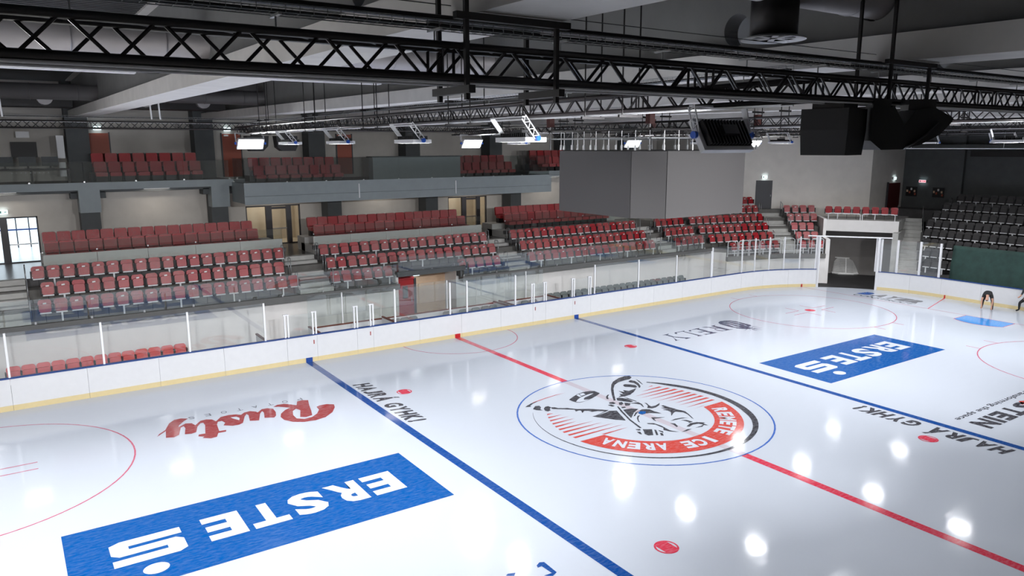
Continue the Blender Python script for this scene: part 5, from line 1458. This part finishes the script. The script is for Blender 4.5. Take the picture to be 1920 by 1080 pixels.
MB().box(0.38, 0.72, 0.1, 0.3, 0.42, 0.55).build('hanging_frame', 'black', sp)
# second dark speaker pair at the far side behind the floodlights
for i, (x, y, lab) in enumerate(((-9.2, 13.6, 'small dark hanging loudspeaker, left one over the far side'), (-8.0, 13.6, 'small dark hanging loudspeaker, right one over the far side'), (18.8, 13.6, 'small dark hanging loudspeaker over the far right side'))):
    s = thing('loudspeaker', lab, 'speaker', (x, y, 9.25))
    b = MB(); b.plate([(-0.45, 0.62), (-0.40, 0.15), (-0.2, 0.0), (0.35, 0.0), (0.45, 0.2), (0.45, 0.62)] if i % 2 else [(-0.45, 0.62), (-0.45, 0.2), (-0.3, 0.0), (0.2, 0.0), (0.40, 0.2), (0.45, 0.62)], -0.25, 0.25); b.build('cabinet', 'speaker', s)
    MB().box(-0.2, 0.2, -0.1, 0.1, 0.62, 0.85).build('hanging_frame', 'black', s)

# ================================================================== END NET CABLE, GREEN COVER, SIGNS
nc = thing('net_cable', 'taut white cable of the end safety net', 'cable', (30.2, 0, 9.2))
MB().tube((0, -13, 0), (0, 13.5, 0), 0.028, 6).build('cable', 'white_paint', nc)
for y in (2.1, 7.5, -3):
    MB().tube((0, y, 0), (0, y, 1.0), 0.01, 4).build('drop_line', 'white_paint', nc)
gc = thing('green_cover', 'dark green cover hung over the lowest end seats', 'cover', (30.55, 4.55, 0.95))
b = MB(); vs, fs = [], []
NX, NZ = 60, 10
for i in range(NX+1):
    for j in range(NZ+1):
        y = -i*0.26
        zz = 2.3*j/NZ
        vs.append((0.25*j/NZ + 0.03*math.sin(i*0.9)*(1-j/NZ) + 0.02*math.sin(i*2.3+j), y, zz))
for i in range(NX):
    for j in range(NZ):
        a = i*(NZ+1)+j
        fs.append((a, a+1, a+NZ+2, a+NZ+1))
b.add(vs, fs); cl = b.build('cloth', 'green_cloth', gc, True)
md = cl.modifiers.new('thick', 'SOLIDIFY'); md.thickness = 0.01
def exit_sign(loc, rz, label, m='exit', w=0.36):
    e = thing('exit_sign', label, 'sign', loc, rz)
    MB().box(-w/2-0.02, w/2+0.02, -0.03, 0.03, -0.10, 0.10).build('housing', 'lampbody', e)
    MB().box(-w/2, w/2, -0.036, -0.031, -0.08, 0.08).build('face', m, e)
    MB().box(-w/2+0.04, -w/2+0.12, -0.042, -0.036, -0.06, 0.06).build('running_figure', 'green_cloth', e)
    MB().box(w/2-0.14, w/2-0.04, -0.042, -0.036, -0.02, 0.02).build('arrow', 'green_cloth', e)
    L = bpy.data.lights.new('sign_glow', 'AREA'); L.size = w; L.energy = 1.2; L.color = (0.75, 0.95, 1.0)
    lo = link('sign_glow', L, e, (0, -0.06, 0)); lo.rotation_euler = (-PI/2, 0, PI)
    return e
exit_sign((-0.25, 17.12, 2.72), 0, 'green exit sign over the red doorway below the seats')
exit_sign((-18.2, 23.95, 6.45), 0, 'exit sign over the bright glazed doors at far left')
exit_sign((-13.7, 26.4, 10.4), 0, 'exit sign over the first balcony door')
exit_sign((-7.2, 26.4, 10.4), 0, 'exit sign over the second balcony door')
pe = on_w(3.35, -0.08)
exit_sign((pe.x, pe.y, 7.1), math.atan2(dd.y, dd.x), 'exit sign over the dark door in the beige wall')
exit_sign((38.0, 12.74, 6.95), 0, 'exit sign over the dark red door')
exit_sign((39.1, 11.2, 6.75), -PI/2, 'red lit sign on the dark end wall', 'exit_red', 0.5)
for j, y in enumerate((12.0, 10.0)):
    pb = thing('fire_point', f'cluster of fire equipment on the dark end wall, {"left" if j==0 else "right"} one', 'fire equipment', (39.12, y, 5.9))
    for k, (dy, dz, m) in enumerate(((-0.25, 0.1, 'wood'), (0.0, 0.25, 'sticker'), (0.12, 0.0, 'door_upred'), (0.3, 0.1, 'wood'), (-0.3, -0.12, 'door_upred'))):
        MB().tube((0, dy, dz-0.08), (0, dy, dz+0.08), 0.06, 10).build('bottle', m, pb)
    MB().box(0.02, 0.06, -0.42, 0.42, -0.3, 0.42).build('backboard', 'black', pb)
# balcony clutter at far left: control desk, screens, lamp
cd = thing('control_desk', 'black control desk on the left balcony edge', 'desk', (-16.9, 23.4, 7.75))
MB().box(-1.6, 1.6, -0.3, 0.4, 0.62, 0.70).build('desktop', 'black', cd)
for xx in (-1.5, 0, 1.5): MB().box(xx-0.04, xx+0.04, -0.25, 0.35, 0, 0.62).build('leg', 'black', cd)
for i in range(9):
    MB().box(-0.8+i*0.18, -0.74+i*0.18, -0.32, -0.30, 0.5, 0.54).build('button', 'sticker', cd)
for i, x in enumerate((-17.9, -17.0, -16.1)):
    mo = thing('monitor', f'dark monitor on the control desk, {ORD[i+1]} from left', 'monitor', (x, 23.5, 8.45))
    MB().box(-0.34, 0.34, -0.03, 0.02, 0.12, 0.55).build('screen', 'teal_dark', mo)
    MB().box(-0.04, 0.04, -0.01, 0.05, 0.0, 0.2).build('stand', 'black', mo); MB().box(-0.15, 0.15, -0.1, 0.12, 0.0, 0.02).build('foot', 'black', mo)
tv = thing('wall_screen', 'dark wall screen with a projector above it on the balcony wall', 'screen', (-17.0, 26.4, 9.3))
MB().box(-0.55, 0.55, -0.06, 0.0, -0.35, 0.4).build('screen', 'black', tv); MB().box(-0.28, 0.28, -0.3, 0.0, 0.6, 0.9).build('projector', 'lampbody', tv)
cb = thing('wall_cabinet', 'tall white cabinet beside the first balcony pier', 'cabinet', (-15.5, 25.2, 8.9))
MB().box(-0.16, 0.16, -0.1, 0.1, 0, 1.1).build('body', 'lampbody', cb); MB().box(-0.14, 0.14, -0.11, -0.1, -0.9, -0.2).build('lower_box', 'lampbody', cb)
bx = thing('balcony_counter', 'dark teal counter on the middle balcony', 'counter', (2.6, 22.4, 7.55))
MB().box(-2.9, 2.9, -0.3, 0.3, 0, 1.25).build('front', 'teal', bx); MB().box(-3.0, 3.0, -0.4, 0.4, 1.25, 1.31).build('top', 'teal_dark', bx)
# dark wraps left on the floor behind padded seats
for i, (x, y) in enumerate(((-13.4, 21.9), (-0.3, 21.9), (3.2, 21.9), (11.0, 21.9))):
    c = thing('folded_cover', f'dark rolled cover lying behind the padded seats, {ORD[i+1]} from left', 'cover', (x, y, 4.72))
    b = MB(); b.tube((-1.6, 0, 0.42), (1.6, 0, 0.46), 0.28, 12, 0.20); b.build('roll', 'cloth_pile', c, True)
    MB().box(-1.5, 1.5, -0.2, 0.2, 0.0, 0.3).build('pallet', 'black', c)

# ================================================================== PEOPLE
def person(label, loc, rz, joints, edges, clothes):
    """one continuous skinned body; joints: name -> (x, y, z, radius)"""
    root = thing('person', label, 'person', loc, rz)
    names = list(joints)
    me = bpy.data.meshes.new('body')
    me.from_pydata([joints[n][:3] for n in names], [(names.index(a), names.index(c)) for a, c in edges], [])
    ob = link('body', me, root)
    sk = ob.modifiers.new('skin', 'SKIN')
    sk.use_smooth_shade = True
    for i, n in enumerate(names):
        r = joints[n][3]
        me.skin_vertices[0].data[i].radius = (r, r)
        me.skin_vertices[0].data[i].use_root = (n == 'pelvis')
    sb_ = ob.modifiers.new('sub', 'SUBSURF'); sb_.levels = 2; sb_.render_levels = 2
    dg = bpy.context.evaluated_depsgraph_get()
    m2 = bpy.data.meshes.new_from_object(ob.evaluated_get(dg))
    ob.modifiers.clear()
    ob.data = m2
    m2.name = 'body'
    m2.materials.clear()
    for c in ('cloth_black', 'skin', 'cloth_grey', 'hair', 'sticker'):
        m2.materials.append(MATS[c])
    for p in m2.polygons:
        c = p.center
        best = min(names, key=lambda n: (Vector(joints[n][:3])-c).length - joints[n][3]*0.6)
        p.material_index = clothes.get(best, 0)
        p.use_smooth = True
    return root, ob
J = {'pelvis': (0.42, 0, 0.92, 0.15), 'waist': (0.30, 0, 1.02, 0.145), 'chest': (0.02, 0, 0.98, 0.155), 'neck': (-0.17, 0, 0.82, 0.065), 'head': (-0.27, 0, 0.66, 0.095), 'crown': (-0.31, 0, 0.58, 0.075),
     'shL': (-0.08, 0.19, 0.92, 0.075), 'elL': (-0.16, 0.26, 0.60, 0.052), 'wrL': (-0.22, 0.24, 0.33, 0.036), 'haL': (-0.24, 0.23, 0.22, 0.038), 'f1L': (-0.27, 0.21, 0.10, 0.014), 'f2L': (-0.25, 0.24, 0.09, 0.014), 'f3L': (-0.23, 0.27, 0.10, 0.014),
     'shR': (-0.08, -0.19, 0.92, 0.075), 'elR': (-0.14, -0.28, 0.58, 0.052), 'wrR': (-0.20, -0.26, 0.30, 0.036), 'haR': (-0.22, -0.25, 0.18, 0.038), 'f1R': (-0.25, -0.23, 0.07, 0.014), 'f2R': (-0.23, -0.26, 0.06, 0.014), 'f3R': (-0.21, -0.29, 0.07, 0.014),
     'hipL': (0.42, 0.14, 0.85, 0.125), 'knL': (0.30, 0.24, 0.47, 0.078), 'anL': (0.36, 0.26, 0.10, 0.050), 'toL': (0.18, 0.28, 0.045, 0.045),
     'hipR': (0.42, -0.14, 0.85, 0.125), 'knR': (0.30, -0.24, 0.47, 0.078), 'anR': (0.36, -0.26, 0.10, 0.050), 'toR': (0.18, -0.28, 0.045, 0.045)}
Eg = [('pelvis', 'waist'), ('waist', 'chest'), ('chest', 'neck'), ('neck', 'head'), ('head', 'crown'), ('chest', 'shL'), ('shL', 'elL'), ('elL', 'wrL'), ('wrL', 'haL'), ('haL', 'f1L'), ('haL', 'f2L'), ('haL', 'f3L'),
      ('chest', 'shR'), ('shR', 'elR'), ('elR', 'wrR'), ('wrR', 'haR'), ('haR', 'f1R'), ('haR', 'f2R'), ('haR', 'f3R'),
      ('pelvis', 'hipL'), ('hipL', 'knL'), ('knL', 'anL'), ('anL', 'toL'), ('pelvis', 'hipR'), ('hipR', 'knR'), ('knR', 'anR'), ('anR', 'toR')]
CLO = {'head': 1, 'neck': 1, 'crown': 3, **{k+s: 1 for k in ('wr', 'ha', 'f1', 'f2', 'f3') for s in 'LR'}}
person('person in black clothes bending down to the ice with both hands low', (28.45, 1.28, 0.0), R(19), J, Eg, {**CLO, 'elL': 1, 'elR': 1, 'anL': 0})
J2 = {'pelvis': (0, 0, 0.82, 0.14), 'waist': (-0.05, 0, 1.0, 0.14), 'chest': (-0.12, 0, 1.25, 0.155), 'neck': (-0.17, 0, 1.43, 0.06), 'head': (-0.21, 0, 1.55, 0.09), 'crown': (-0.20, 0, 1.64, 0.085),
      'shL': (-0.13, 0.19, 1.35, 0.075), 'elL': (-0.16, 0.26, 1.06, 0.055), 'wrL': (-0.32, 0.22, 0.88, 0.038), 'haL': (-0.40, 0.20, 0.84, 0.04), 'f1L': (-0.48, 0.18, 0.80, 0.015), 'f2L': (-0.49, 0.21, 0.82, 0.015), 'f3L': (-0.46, 0.24, 0.80, 0.015),
      'shR': (-0.13, -0.19, 1.35, 0.075), 'elR': (-0.16, -0.27, 1.06, 0.055), 'wrR': (-0.30, -0.24, 0.86, 0.038), 'haR': (-0.38, -0.22, 0.82, 0.04), 'f1R': (-0.46, -0.20, 0.78, 0.015), 'f2R': (-0.47, -0.23, 0.80, 0.015), 'f3R': (-0.44, -0.26, 0.78, 0.015),
      'hipL': (0.0, 0.13, 0.76, 0.12), 'knL': (-0.32, 0.20, 0.52, 0.08), 'anL': (-0.30, 0.22, 0.11, 0.05), 'toL': (-0.48, 0.23, 0.05, 0.045),
      'hipR': (0.0, -0.13, 0.76, 0.12), 'knR': (-0.10, -0.22, 0.42, 0.08), 'anR': (0.22, -0.22, 0.12, 0.05), 'toR': (0.06, -0.24, 0.05, 0.045)}
pr2, bo2 = person('person with grey cap and dark jacket stepping forward at the right edge', (29.72, -0.30, 0.0), R(-28), J2, Eg, {**{k: 2 for k in J2}, **CLO, 'crown': 2, 'hipL': 0, 'hipR': 0, 'knL': 0, 'knR': 0, 'anL': 0, 'anR': 0, 'toL': 0, 'toR': 0})
b = MB(); b.tube((-0.20, 0, 1.60), (-0.20, 0, 1.72), 0.105, 16, 0.085); b.box(-0.36, -0.22, -0.08, 0.08, 1.60, 1.62); b.build('cap', 'cloth_grey', pr2)
